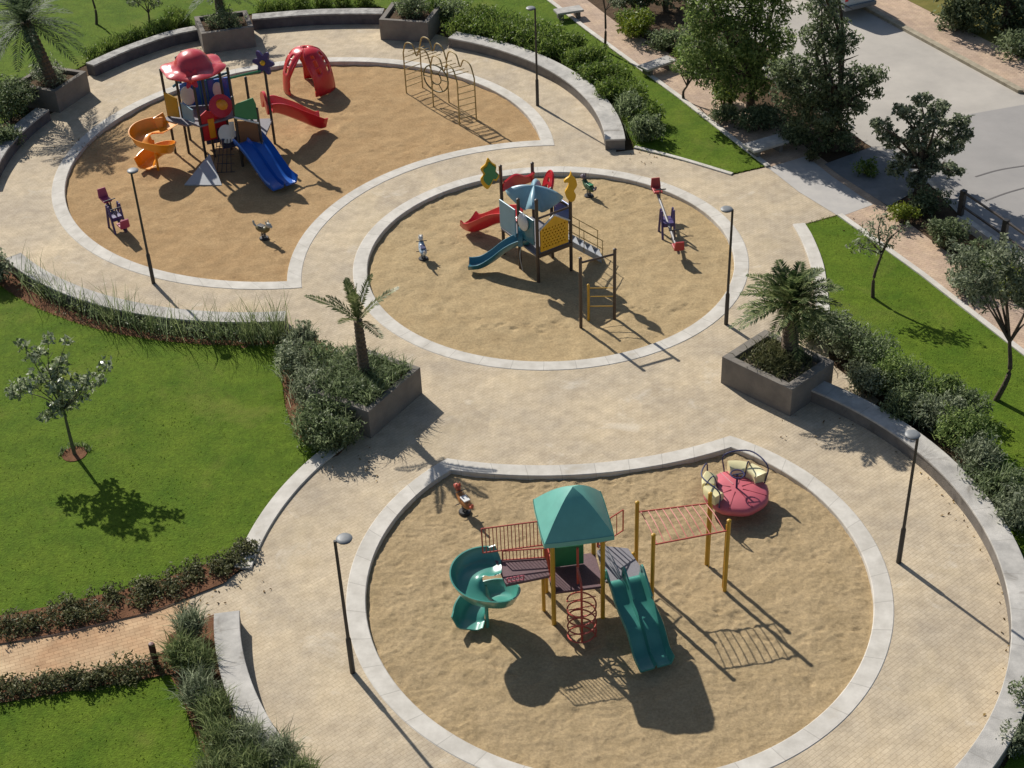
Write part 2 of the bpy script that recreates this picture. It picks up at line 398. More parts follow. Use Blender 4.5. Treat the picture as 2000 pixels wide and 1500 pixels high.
joints(M_cope, 1.2)
M_soil = mat('red_soil', (.20, .10, .055), 0.95, col2=(.12, .058, .032), scale=3.5, bump=.8, bscale=25, spec=.1)
M_bed = mat('bed_soil', (.115, .075, .045), 0.95, col2=(.06, .04, .025), scale=3, bump=.8, bscale=22, spec=.1)
M_lawn = mat('lawn_turf', (.118, .172, .016), 0.9, col2=(.070, .128, .010), scale=.8, detail=12, bump=.9, bscale=26, spec=.1)
speckle(M_lawn, 11, .76, 1.14)
def patches(M, col, scale, lo, hi, amt):
    """worn or stained patches with a shape of their own"""
    N = M.node_tree.nodes; L = M.node_tree.links; b = N['Principled BSDF']; src = b.inputs['Base Color'].links[0].from_socket
    tc = N.new('ShaderNodeTexCoord'); nz = N.new('ShaderNodeTexNoise'); nz.inputs['Scale'].default_value = scale; nz.inputs['Detail'].default_value = 8; nz.inputs['Roughness'].default_value = .62; nz.inputs['Distortion'].default_value = .6
    mr = N.new('ShaderNodeMapRange'); mr.inputs[1].default_value = lo; mr.inputs[2].default_value = hi; mr.inputs[3].default_value = 0; mr.inputs[4].default_value = amt
    mx = N.new('ShaderNodeMix'); mx.data_type = 'RGBA'; L.new(tc.outputs['Object'], nz.inputs['Vector']); L.new(nz.outputs['Fac'], mr.inputs[0]); L.new(mr.outputs[0], mx.inputs[0])
    L.new(src, mx.inputs[6]); mx.inputs[7].default_value = (*col, 1); L.new(mx.outputs[2], b.inputs['Base Color']); return M
patches(M_lawn, (.20, .20, .045), .33, .54, .74, .55); patches(M_lawn, (.045, .10, .010), .9, .56, .76, .5)
patches(M_pave, (.33, .28, .215), .55, .60, .72, .42); patches(M_pave, (.66, .60, .50), .8, .60, .70, .45); patches(M_pave, (.50, .40, .24), .21, .55, .72, .5)
patches(M_cope, (.17, .15, .125), 1.1, .60, .70, .6); patches(M_kerb, (.40, .34, .25), .9, .60, .72, .55); patches(M_wallf, (.09, .08, .07), 1.5, .56, .70, .7)
speckle(M_pave, 22, .90, 1.06, 3.0)
M_sand = {}
for k, c, c2 in (('A', (.49, .37, .21), (.43, .315, .172)), ('B', (.455, .342, .20), (.39, .29, .162)), ('C', (.465, .315, .165), (.40, .26, .13))):
    M_sand[k] = mat('sand_'+k, c, 0.95, col2=c2, scale=1.3, detail=10, bump=.8, bscale=42, spec=.1); speckle(M_sand[k], 16, .80, 1.10); patches(M_sand[k], tuple(q*.66 for q in c), .42, .58, .74, .55)
M_road = mat('concrete_road', (.48, .44, .385), 0.85, col2=(.38, .35, .31), scale=.5, detail=9, bump=.15, bscale=40, spec=.2)
M_asph = mat('asphalt', (.345, .325, .305), 0.9, col2=(.295, .28, .265), scale=.7, detail=9, bump=.2, bscale=60, spec=.2)
M_dry = mat('dry_grass', (.20, .17, .05), 0.95, col2=(.12, .12, .03), scale=1.4, detail=8, bump=.7, bscale=20, spec=.1)
def struct(o, kind='structure'): o['kind'] = kind; return o
big = [(-260, -40), (260, -40), (260, 420), (-260, 420)]
struct(sheet('ground', big, -0.012, M_bed, holes=[pit(k, .32) for k in 'ABC']))
PX = [(-260, 1300), (-150, 1275), (0, 1252), (110, 1236), (300, 1192), (440, 1130), (500, 1104)]
out = [P2(*q) for q in PX]+arc(B_, 9.2, 171, 144, 12)
out += [P2(*q) for q in [(612, 800), (585, 720), (560, 668)]]
out += arc(C_, 11.4, -88, -140, 24)+[P2(*q) for q in [(-60, 450), (-120, 380), (-40, 330), (30, 270), (110, 215), (170, 150), (300, 90), (400, 70), (600, 32), (740, 32), (870, 72)]]
out += arc(C_, 11.35, 58, -3, 24)
out += [P2(*q) for q in [(1240, 292), (1330, 314), (1430, 342), (1500, 326), (1560, 300), (1700, 400), (1640, 418), (1560, 441), (1573, 470), (1592, 520), (1603, 580), (1610, 640)]]
out += [(9.2, 35.5), (10.2, 33.6)]+arc(B_, 9.4, 40, -42, 30)+[(9.4, 19.6), (7, 16), (-4, 16), (-5.2, 20.5)]+arc(B_, 9.3, 219, 186, 12)
out += [P2(*q) for q in [(330, 1278), (290, 1296), (150, 1322), (0, 1342), (-150, 1368), (-260, 1390)]]
PAVE_OUT = out
struct(sheet('paving', out, 0.0, M_pave, holes=[pit(k, .40) for k in 'ABC']))
# the paved path that leaves to the left, warmer blocks
path_poly = [P2(*q) for q in [(-260, 1300), (-150, 1275), (0, 1252), (110, 1236), (300, 1192), (375, 1163), (352, 1215), (330, 1270), (290, 1290), (150, 1316), (0, 1336), (-150, 1362), (-260, 1384)]]
struct(sheet('path', path_poly, 0.004, M_path))
# kerb rings round the three sand pits and the sand inside them
def ring(name, ins, outs, ztop, m, zin=-0.3, zout=-0.1):
    n = len(ins); vs = []; fs = []
    for a, b in zip(ins, outs):
        d = Vector((b[0]-a[0], b[1]-a[1])).normalized()*0.02
        vs += [(a[0], a[1], zin), (a[0], a[1], ztop-.02), (a[0]+d.x, a[1]+d.y, ztop), (b[0]-d.x, b[1]-d.y, ztop), (b[0], b[1], ztop-.015), (b[0], b[1], zout)]
    for i in range(n):
        j = (i+1) % n
        for e in range(5): fs.append((i*6+e, j*6+e, j*6+e+1, i*6+e+1))
    o = struct(MB().add(vs, fs).build(name, m)); ln = lengths(ins); return set_arc(o, [q for q in ln for _ in range(6)])
HOLLOW = [(2.9, 23.75, .75, .09), (-1.1, 25.2, .5, .08), (1.35, 25.0, .55, .06), (1.25, 26.1, .8, .05), (3.9, 26.6, .9, .05), (5.6, 29.5, 1.15, .07), (-.9, 41.75, .55, .08), (1.5, 41.8, .9, .05), (2.7, 38.4, .7, .06), (-7.8, 47.9, .7, .09), (-12.6, 49.1, .6, .07), (-6.8, 52.7, .6, .08), (5.45, 44.6, .7, .05), (-7.6, 56.2, .8, .05), (-2.3, 54.3, 1.0, .04)]
TRAIL = []
rt = random.Random(4)
for cx, cy, n_ in ((2.3, 26.8, 9), (1.4, 42.1, 8), (-7.2, 50.5, 9)):
    for _ in range(n_):
        x, y, a = cx+rt.uniform(-4.5, 4.5), cy+rt.uniform(-4, 4), rt.uniform(0, 6.3)
        for s_ in range(rt.randint(7, 14)):
            a += rt.uniform(-.25, .25); x += .42*math.cos(a); y += .42*math.sin(a); o_ = .1 if s_ % 2 else -.1; TRAIL.append((x-o_*math.sin(a), y+o_*math.cos(a), a))
CELL = {}
for q in TRAIL: CELL.setdefault((int(q[0]//.5), int(q[1]//.5)), []).append(q)
def sand_h(amp):
    def f(x, y):
        p = Vector((x, y, 0)); h = .05*noise.noise(p*.45)
        a = noise.noise(p*2.1+Vector((3, 7, 0))); h += .03*a
        b = 1-abs(noise.noise(Vector((x*4.2, y*5.6, 2))))*2.4; h += amp*max(-.2, b)
        c = noise.noise(Vector((x*7.5, y*9.5, 5))); h += amp*1.1*(abs(c)**.7*math.copysign(1, c)); h += amp*.6*noise.noise(Vector((x*17, y*21, 9)))
        for hx_, hy_, hr_, hd_ in HOLLOW:
            q = ((x-hx_)**2+(y-hy_)**2)/(hr_*hr_)
            if q < 4: h += -hd_*math.exp(-q*1.6)+.35*hd_*math.exp(-(q-1.3)**2*3)
        ci, cj = int(x//.5), int(y//.5)
        for i_ in (-1, 0, 1):
            for j_ in (-1, 0, 1):
                for fx, fy, fa in CELL.get((ci+i_, cj+j_), ()):
                    u_ = (x-fx)*math.cos(fa)+(y-fy)*math.sin(fa); v_ = -(x-fx)*math.sin(fa)+(y-fy)*math.cos(fa); q = (u_/.15)**2+(v_/.075)**2
                    if q < 4: h += -.035*math.exp(-q*1.5)+.014*math.exp(-(q-1.6)**2*2)
        d_ = noise.noise(Vector((x*3.1+9, y*3.9, 11))); h -= amp*1.6*max(0, d_-.32)*3
        return h
    return f
for k, amp, st in (('A', .007, .062), ('B', .012, .05), ('C', .006, .09)):
    ring('kerb', pit(k), pit(k, .47), 0.014, M_kerb)
    struct(sheet('sand', pit(k, .09), -0.13, M_sand[k], step=st, hf=sand_h(amp)))
# ------------------------------------------------------------------ lawns
def lawn_h(x, y):
    p = Vector((x, y, 0)); return .025*noise.noise(p*.35)+.012*noise.noise(p*1.7)
LAWNS = {}
def ext(a, b, L_=70):
    """carry the line from a to b on, far past b"""
    a = P(*a); b = P(*b); q = b+(b-a).normalized()*L_; return (q.x, q.y)
ll = [P2(*q) for q in [(-500, 1320), (-200, 1245), (0, 1222), (110, 1200), (300, 1160), (430, 1105), (494, 1090)]]+arc(B_, 9.42, 173, 142, 16)
ll += [P2(*q) for q in [(600, 870), (575, 850), (556, 790), (548, 720)]]+arc(C_, 12.32, -88, -142, 20)+[(-19.5, 42.5), (-30, 46), (-34, 30)]
LAWNS['left'] = ll
LAWNS['front'] = [P2(*q) for q in [(-500, 1480), (-200, 1400), (0, 1368), (150, 1345), (330, 1318), (350, 1350), (375, 1420), (410, 1500), (460, 1600), (560, 1750), (-400, 1900)]]
LAWNS['back'] = [P2(*q) for q in [(-80, 300), (30, 225), (150, 135), (205, 108), (330, 60), (500, 26), (740, 14), (890, 55), (1000, 78), (1110, 120), (1195, 190), (1240, 290), (1330, 312), (1430, 340), (1496, 325), (1330, 196), (1150, 66), (1068, 0)]]+[ext((1330, 196), (1068, 0)), (-70, 130), (-60, 60)]
LAWNS['side'] = [(-19.7, 43.4), (-19.4, 50.5), P2(-80, 300), (-60, 60), (-60, 30), (-34, 30.5), (-30, 46.2)]
LAWNS['corner'] = arc(B_, 9.75, 8, -60, 20)+[(16, 16), (20, 24), (16, 28)]
LAWNS['right'] = [P2(*q) for q in [(1563, 441), (1642, 420), (1700, 458), (1800, 534), (1900, 612), (1985, 682), (2100, 770), (2300, 930), (2300, 1300), (2090, 1150), (1960, 930), (1830, 800), (1700, 690), (1606, 600), (1592, 520), (1575, 470)]]
for k, pl in LAWNS.items():
    struct(sheet('lawn', pl, 0.022, M_lawn, step=.5 if k != 'back' else 1.5, hf=lawn_h))
# red soil strips: below the left wall, and round the bushes by the central planter
struct(sheet('soil_strip', arc(C_, 12.45, -86, -141, 30)+arc(C_, 11.5, -141, -86, 30), 0.012, M_soil))
struct(sheet('soil_bed', [P2(*q) for q in [(552, 690), (600, 650), (660, 690), (690, 860), (660, 890), (615, 905), (560, 850), (540, 760)]], 0.006, M_soil))
struct(sheet('soil_bed', [P2(*q) for q in [(330, 1240), (418, 1200), (430, 1300), (470, 1390), (540, 1480), (640, 1600), (500, 1640), (400, 1500), (350, 1400), (320, 1320)]], 0.006, M_soil))
struct(sheet('soil_bed', [P2(*q) for q in [(-260, 1262), (0, 1205), (110, 1184), (300, 1140), (430, 1095), (500, 1085), (440, 1140), (300, 1196), (110, 1240), (-150, 1285)]], 0.045, M_soil))
struct(sheet('soil_bed', [P2(*q) for q in [(-260, 1400), (0, 1338), (150, 1318), (290, 1292), (345, 1262), (345, 1318), (150, 1350), (0, 1376), (-260, 1440)]], 0.05, M_soil))
M_pk = mat('stained_kerb', (.55, .38, .26), .9, col2=(.42, .26, .16), scale=2)
# kerb bands of the lawns
def band(name, pts, wd, z0, z1, m, rz=0):
    return struct(MB().sweep([(p[0], p[1], (z0+z1)/2) for p in pts], [(-wd/2, (z0-z1)/2), (-wd/2, (z1-z0)/2-.01), (-wd/2+.01, (z1-z0)/2), (wd/2-.01, (z1-z0)/2), (wd/2, (z1-z0)/2-.01), (wd/2, (z0-z1)/2)]).build(name, m))
band('lawn_kerb', arc(B_, 9.2, 174, 141, 24), .44, -.1, .06, M_kerb)
band('lawn_kerb', smooth_poly([P(*q) for q in [(1560, 440), (1577, 470), (1596, 522), (1605, 590), (1610, 640)]], 5), .42, -.1, .075, M_kerb)
band('lawn_kerb', smooth_poly([P(*q) for q in [(1240, 288), (1330, 311), (1430, 341)]], 5), .16, -.1, .05, M_kerb)
band('lawn_kerb', [P(*q) for q in [(1068, -2), (1150, 61), (1330, 193), (1500, 326)]], .20, -.1, .07, M_kerb)
band('lawn_kerb', [P(*q) for q in [(1640, 421), (1800, 536), (1990, 684), (2150, 806)]], .20, -.1, .07, M_kerb)
band('path_kerb', smooth_poly([P(*q) for q in [(-200, 1288), (0, 1254), (110, 1238), (240, 1206), (300, 1193), (340, 1178)]], 4), .12, -.1, .035, M_pk)
band('path_kerb', smooth_poly([P(*q) for q in [(-200, 1374), (0, 1338), (150, 1317), (250, 1300), (290, 1290)]], 4), .16, -.1, .05, M_pk)
# ------------------------------------------------------------------ walkway, crossing, road
walk = [P2(*q) for q in [(1070, 0), (1150, 62), (1330, 195), (1500, 328), (1640, 424), (1800, 538), (1990, 686), (2200, 850), (2300, 830), (2000, 600), (1830, 478), (1735, 405), (1620, 320), (1500, 235), (1400, 165), (1300, 100), (1205, 45), (1140, -5)]]+[ext((1205, 45), (1140, -5)), ext((1330, 195), (1070, 0))]
struct(sheet('walkway', walk, 0.006, M_walk))
M_slab = mat('worn_concrete', (.50, .47, .43), .9, col2=(.40, .38, .36), scale=1.2, detail=8, spec=.2)
struct(sheet('crossing_slab', [P2(*q) for q in [(1500, 328), (1575, 305), (1625, 345), (1705, 400), (1640, 424), (1560, 375)]], 0.010, M_slab))
struct(sheet('crossing_slab', [P2(*q) for q in [(1610, 321), (1640, 343), (1736, 404), (1860, 330), (1750, 270)]], 0.014, mat('dark_ramp', (.24, .235, .23), .9, col2=(.17, .168, .165), scale=1.5)))
road = [ext((1590, 205), (1330, 0))]+[P2(*q) for q in [(1330, 0), (1400, 30), (1500, 95), (1590, 205), (1690, 280), (1800, 345), (1846, 392), (1880, 428), (2000, 505), (2300, 700), (2500, 700), (2300, 360), (2000, 186), (1990, 180), (1720, 33)]]+[ext((1990, 180), (1720, 33))]
struct(sheet('road', road, 0.016, M_road))
struct(sheet('road_patch', [P2(*q) for q in [(1893, 224), (1990, 207), (2300, 150), (2500, 690), (2300, 690), (2000, 498), (1884, 425), (1800, 330)]], 0.021, M_asph))
far = [ext((1990, 180), (1720, 33))]+[P2(*q) for q in [(1720, 33), (1990, 180), (2300, 360), (2300, 300), (2000, 122), (1760, 0)]]+[ext((2000, 122), (1760, 0))]
struct(sheet('far_pavement', far, 0.13, M_walk))
band('road_kerb', [Vector((*ext((1990, 180), (1720, 33)), 0))]+[P(*q) for q in [(1720, 33), (1860, 109), (1992, 181), (2060, 184), (2300, 160)]], .28, -.1, .145, mat('old_kerb', (.42, .37, .27), .9, col2=(.24, .20, .14), scale=3, detail=8))
struct(sheet('dry_grass_verge', [ext((2000, 122), (1760, 0))]+[P2(*q) for q in [(1760, 0), (2000, 122), (2300, 300)]]+[(70, 40), (75, 110)], 0.136, M_dry))
for pts in ([(1905, 345), (1960, 330), (2060, 316)], [(1925, 392), (1975, 374), (2060, 352)]):
    q = smooth_poly([P(x, y, .026) for x, y in pts], 5); o = []
    band('tyre_mark', q, .09, .018, .027, mat('tyre_dark', (.14, .13, .125), .9))
# ------------------------------------------------------------------ low curved seat walls
def seat_wall(label, pts, wd=.60, h=.42, mats=None):
    pts = [Vector((p[0], p[1], 0)) for p in pts]; mid = pts[len(pts)//2]
    t = thing('seat_wall', label, 'wall', mid); t['kind'] = 'thing'
    loc = [p-mid for p in pts]
    MB().sweep(loc, [(-wd/2+.015, -.2), (wd/2-.015, -.2), (wd/2-.015, h-.06), (-wd/2+.015, h-.06)]).build('wall_body', (mats or (M_wallf, M_cope))[0], t)
    set_arc(MB().sweep(loc, [(-wd/2, h-.06), (wd/2, h-.06), (wd/2, h-.012), (wd/2-.012, h), (-wd/2+.012, h), (-wd/2, h-.012)]).build('coping', (mats or (M_wallf, M_cope))[1], t), [q for q in lengths(loc) for _ in range(6)])
    return t
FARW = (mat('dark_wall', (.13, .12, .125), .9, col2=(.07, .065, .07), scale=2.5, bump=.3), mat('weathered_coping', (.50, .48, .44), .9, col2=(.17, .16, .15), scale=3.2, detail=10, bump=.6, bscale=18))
seat_wall('low curved concrete wall sweeping round the pit of the green slides, on its street side', arc(B_, 9.38, 50, -75, 60))
seat_wall('short low wall with a stained pale top beside the grassy bed and entrance path', arc(B_, 9.29, 186, 236, 40))
seat_wall('long low wall with tall grass along it, above a strip of red soil', arc(C_, 11.37, -88, -142, 50), .57)
seat_wall('curved low wall with a broad pale top, behind the farthest lamp post', arc(C_, 11.32, 62, -2, 44), .74)
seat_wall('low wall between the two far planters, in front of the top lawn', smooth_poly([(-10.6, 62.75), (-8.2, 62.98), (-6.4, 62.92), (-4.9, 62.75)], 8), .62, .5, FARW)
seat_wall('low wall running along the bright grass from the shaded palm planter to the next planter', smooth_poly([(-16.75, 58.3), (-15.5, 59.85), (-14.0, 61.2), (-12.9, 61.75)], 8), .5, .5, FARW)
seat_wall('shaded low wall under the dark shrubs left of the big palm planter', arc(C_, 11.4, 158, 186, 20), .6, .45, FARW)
# ------------------------------------------------------------------ planters
def planter(label, cs, h=.9, th=.2, soil=None):
    cs = [Vector((c[0], c[1], 0)) for c in cs]; ce = sum(cs, Vector())/4
    t = thing('planter', label, 'planter', ce); lo = [c-ce for c in cs]
    ins = [c*(1-th*1.35/c.length) for c in lo]
    vs = []; fs = []
    for a, b in zip(lo, ins): vs += [(a.x, a.y, -.15), (a.x, a.y, h), (b.x, b.y, h), (b.x, b.y, h-.35)]
    for i in range(4):
        j = (i+1) % 4
        for e in range(3): fs.append((i*4+e, j*4+e, j*4+e+1, i*4+e+1))
    MB().add(vs, fs).build('box', M_plant, t, bevel=.012)
    MB().add([(b.x*1.03, b.y*1.03, h-.14) for b in ins], [(0, 1, 2, 3)]).build('soil', soil or M_bed, t)
    return t
M_plant = mat('planter_plaster', (.24, .215, .185), .9, col2=(.16, .145, .13), scale=1.6, detail=8, bump=.3, bscale=30, spec=.15)
planter('square concrete planter holding the young palm with few upright fronds, mid plaza', [(-3.92, 32.84), (-2.56, 34.87), (-4.39, 36.1), (-5.75, 34.07)])
planter('square concrete planter holding the bushy date palm, beside the right hand shrubs', [(7.6, 33.03), (9.0, 34.3), (7.35, 36.05), (5.93, 34.76)], th=.26, soil=mat('dry_soil', (.20, .165, .12), .95, col2=(.11, .085, .055), scale=5, bump=.8, bscale=25))
planter('dark planter with a spiky plant, behind the red roofed play tower', [(-12.35, 60.03), (-10.23, 60.58), (-10.75, 62.5), (-12.95, 62.0)])
planter('dark planter with a bush, behind the yellow climbing frame', [(-4.96, 60.78), (-2.89, 60.21), (-2.3, 62.2), (-4.5, 62.7)])
planter('shaded planter with the big dark palm, at the far left edge', [(-17.3, 54.8), (-16.46, 56.65), (-18.35, 57.5), (-19.2, 55.65)])
# ================================================================== plants
L_palm = leafmat('palm_leaf', (.045, .085, .026), (.25, .29, .115), .42, .6, .25)
L_palmd = leafmat('dark_palm_leaf', (.035, .065, .032), (.15, .195, .095), .36, .6, .25)
L_young = leafmat('young_palm_leaf', (.08, .11, .035), (.24, .26, .11), .35, .45, .4)
L_bush = leafmat('bush_leaf', (.075, .11, .042), (.30, .36, .185), .52, .5, .35)
L_grey = leafmat('grey_green_leaf', (.08, .105, .055), (.38, .42, .27), .52, .5, .35)
L_dark = leafmat('dark_tree_leaf', (.07, .10, .042), (.27, .32, .17), .52, .5, .35)
L_tree = leafmat('tree_leaf', (.085, .145, .035), (.31, .39, .13), .56, .5, .3)
L_lime = leafmat('lime_leaf', (.10, .15, .015), (.26, .30, .035), .35, .5, .3)
L_sap = leafmat('sapling_leaf', (.10, .14, .06), (.50, .54, .36), .42, .3, .5)
L_grass = leafmat('grass_leaf', (.12, .18, .016), (.18, .25, .03), .45, .7, .1)
L_reed = leafmat('reed_leaf', (.075, .11, .035), (.34, .39, .17), .42, .5, .35)
L_hedge = leafmat('hedge_leaf', (.075, .135, .02), (.24, .31, .07), .45, .5, .3)
L_brown = leafmat('brownish_leaf', (.05, .06, .022), (.20, .20, .085), .35, .55, .25)
M_bark = mat('bark', (.13, .095, .065), .9, col2=(.06, .045, .032), scale=9, bump=.8, bscale=30)
M_barkg = mat('green_bark', (.15, .15, .075), .85, col2=(.09, .085, .045), scale=8)
M_palmb = mat('palm_bark', (.17, .125, .085), .95, col2=(.07, .05, .035), scale=14, bump=.9, bscale=22)
def H(b, t_, zb=0.0, hmax=14):
    """height above zb of the photo point t_ standing over ground pixel b"""
    g = P(*b, zb); best = (1e9, 0)
    for i in range(int(hmax*100)):
        v = Vector((g.x, g.y, zb+i*.01-CAM_H)); f = v.dot(CF)
        d = (1000+F_PX*v.dot(CR)/f-t_[0])**2+(750-F_PX*v.dot(CU)/f-t_[1])**2
        if d < best[0]: best = (d, i*.01)
    return best[1]
# ---------------------------------------------------------------- palms
def palm(name, label, base, z0, trunk_h, r0, r1, lean, n, L, el0, el1, droop, wl, m, seed, leaflets=26):
    t = thing(name, label, 'palm', (base.x, base.y, z0))
    pth = [Vector((lean[0]*(i/8)**1.4, lean[1]*(i/8)**1.4, trunk_h*i/8)) for i in range(9)]
    rr = []
    fine = []
    for i in range(33):
        f = i/32; k = min(7, int(f*8)); a = f*8-k; fine.append(pth[k].lerp(pth[k+1], a)); rr.append((r0+(r1-r0)*f)*(1.0+.09*math.cos(i*PI)))
    rr[0] *= 1.2
    MB().tube(fine, rr, 12).build('trunk', M_palmb, t)
    c = pth[-1]
    palm_fronds((c.x, c.y, c.z-.05), n, L, el0, el1, droop, wl, m, 'crown', t, leaflets, seed=seed)
    return t
palm('palm_tree', 'young palm with a stout trunk and few stiff upright fronds in the central planter', P(713, 738, .76), .70, 2.0, .17, .12, (-.02, 0), 11, 1.55, 86, 30, .20, .26, L_young, 5, 34)
palm('palm_tree', 'bushy date palm with a wide green crown in the planter by the right hand shrubs', P(1542, 690, .76), .70, 1.75, .24, .20, (-.05, .05), 52, 1.55, 84, -8, .34, .36, L_palm, 3, 30)
palm('palm_tree', 'big dark palm with drooping fronds in the shaded planter near the bright top lawn', P(104, 168, .76), .70, 2.7, .24, .20, (-.55, .1), 46, 2.15, 80, -28, .42, .46, L_palmd, 8, 30)
palm('palm_tree', 'spiky palm half cut off by the upper edge, in the planter behind the red roof', P(432, 38, .76), .70, 1.3, .2, .16, (0, .1), 26, 1.5, 78, -15, .42, .34, L_palmd, 12, 20)
# ---------------------------------------------------------------- trees
def limb(p0, d, L, bend, n=6):
    out = [Vector(p0)]; d = Vector(d).normalized()
    for i in range(n):
        d = (d+Vector((random.uniform(-bend, bend), random.uniform(-bend, bend), random.uniform(-bend*.4, bend*.8)))).normalized()
        out.append(out[-1]+d*L/n)
    return out
def tree(name, label, base, h, r0, blobs, leaf, m, n, bark=None, group=None, fork=None, axis=None, cat='tree', **kw):
    """blobs: (x, y, z, r) leaf masses round the foot; a limb runs to each"""
    t = thing(name, label, cat, (base.x, base.y, 0), group=group)
    mb = MB(); fork = Vector(fork) if fork else Vector((0, 0, h*.4))
    tp = smooth_poly([Vector((0, 0, -.1)), fork*.5+Vector((random.uniform(-.04, .04)*h, random.uniform(-.03, .03)*h, 0)), fork], 6)
    mb.tube(tp, [r0*(1.25-.55*i/(len(tp)-1)) for i in range(len(tp))], 9)
    for (x, y, z, r) in blobs:
        e = Vector((x, y, z)); mid = fork.lerp(e, .5)+Vector((random.uniform(-.1, .1), random.uniform(-.1, .1), .06))*(e-fork).length
        q = smooth_poly([fork, mid, e], 6); mb.tube(q, [r0*.6*(1-.8*i/(len(q)-1)) for i in range(len(q))], 6)
        for k in range(3):
            d = Vector((random.uniform(-1, 1), random.uniform(-1, 1), random.uniform(-.3, 1))).normalized()
            q2 = limb(mid.lerp(e, .4), d, r*1.2, .25, 4); mb.tube(q2, [r0*.22*(1-.8*i/4) for i in range(5)], 5)
    mb.build('trunk', bark or M_bark, t, smooth=True)
    pts = clump_pts([b[:3] for b in blobs], [b[3] for b in blobs], n)
    leaf_obj('crown', pts, leaf, m, t, **kw)
    return t
def at(base, q, depth=0.0):
    """local x, y, z of the photo point q on a vertical plane through base (facing the camera), moved depth metres back"""
    d = CR*((q[0]-1000)/F_PX)-CU*((q[1]-750)/F_PX)+CF
    yy = base.y+depth; s = yy/d.y
    return (d.x*s-base.x, depth, CAM_H+d.z*s)
b0 = P(146, 888)
spots = [(30, 762, .2, .22), (58, 748, 0, .26), (95, 735, .3, .27), (120, 760, -.2, .28), (70, 690, .3, .22), (45, 672, .5, .14), (95, 662, .4, .15), (130, 665, .5, .12), (160, 765, -.1, .22), (182, 742, 0, .2), (205, 716, .2, .17), (105, 800, -.3, .2), (85, 815, -.3, .14), (135, 785, .2, .26), (118, 715, .4, .24), (150, 742, .4, .17)]
bl = [(*at(b0, q[:2], q[2]), q[3]*1.25) for q in spots]
t = tree('young_tree', 'slender young tree with sparse pale broad leaves standing alone on the left lawn', b0, 3.4, .045, bl, .16, L_sap, 1500, M_barkg, fork=at(b0, (124, 800)), aspect=.5, up=.5)
sheet('soil_ring', [(1.0*x*.34, y*.34) for x, y in [(math.cos(a*PI/9), math.sin(a*PI/9)) for a in range(18)]], .035, M_soil, parent=t)
v, q = blades(np.array([(math.cos(a)*.36*r, math.sin(a)*.36*r, .02) for a, r in zip(rng.uniform(0.2, 3.4, 160), rng.uniform(.8, 1.25, 160))]), .14, .6, .01)
np_mesh('grass_rim', v, q, L_dark, t)
b1 = P(1705, 582)
bl = [(*at(b1, q[:2], q[2]), q[3]) for q in [(1775, 437, 0, .12), (1690, 462, .3, .34), (1715, 445, .2, .34), (1735, 470, 0, .3), (1672, 482, 0, .26), (1752, 452, .2, .26), (1705, 482, -.2, .3), (1722, 420, .3, .2)]]
tree('young_tree', 'thin forked young tree in the grass strip, nearest to the round middle pit', b1, 3, .05, bl, .12, L_grey, 620, fork=at(b1, (1722, 497)), aspect=.4)
b2 = P(1943, 782)
bl = [(*at(b2, q[:2], q[2]), q[3]) for q in [(1900, 545, 0, .55), (1935, 520, .2, .5), (1965, 560, 0, .5), (1990, 520, .3, .5), (1880, 500, .4, .42), (2010, 575, 0, .5), (2030, 530, .2, .5), (1915, 580, -.2, .38), (1960, 495, .5, .45), (2040, 610, .2, .4)]]
tree('young_tree', 'forked tree with a feathery grey green crown at the right hand edge of the lawn', b2, 4, .07, bl, .15, L_grey, 4800, fork=at(b2, (1972, 668)), aspect=.28)
b3 = P(1336, 196)
bl = [(*at(b3, q[:2], q[2]), q[3]) for q in [(1322, 128, 0, .3), (1358, 128, 0, .3), (1375, 95, .3, .38), (1400, 70, .3, .4), (1345, 100, .4, .32)]]
tree('young_tree', 'small forked sapling on the pink walkway edge, in front of the dense green tree', b3, 3.4, .05, bl, .11, L_grey, 700, fork=at(b3, (1342, 168)), aspect=.4)
b4 = P(1181, 100)
bl = [(*at(b4, q[:2], q[2]), q[3]) for q in [(1185, -20, 0, .4), (1200, -5, .3, .4), (1172, -30, .2, .4), (1205, 8, 0, .25)]]
tree('young_tree', 'thin upright sapling in the lawn corner beside the far end of the pink walkway', b4, 4, .05, bl, .12, L_grey, 700, fork=at(b4, (1182, 20)), aspect=.4)
b5 = P(188, 48)
bl = [(*at(b5, q[:2], q[2]), q[3]) for q in [(176, -40, 0, .4), (190, -60, 0, .5), (165, -60, 0, .5)]]
tree('young_tree', 'thin dark sapling trunk on the top lawn, closest to the big dark palm', b5, 4, .055, bl, .14, L_dark, 500, fork=at(b5, (181, 0)))
b6 = P(293, 56)
bl = [(*at(b6, q[:2], q[2]), q[3]) for q in [(285, -8, 0, .35), (262, 2, 0, .34), (305, 6, .2, .3), (275, -25, 0, .4)]]
tree('young_tree', 'leafy dark sapling on the top lawn behind the low wall and its green border', b6, 3, .05, bl, .13, L_dark, 900, fork=at(b6, (290, 25)))
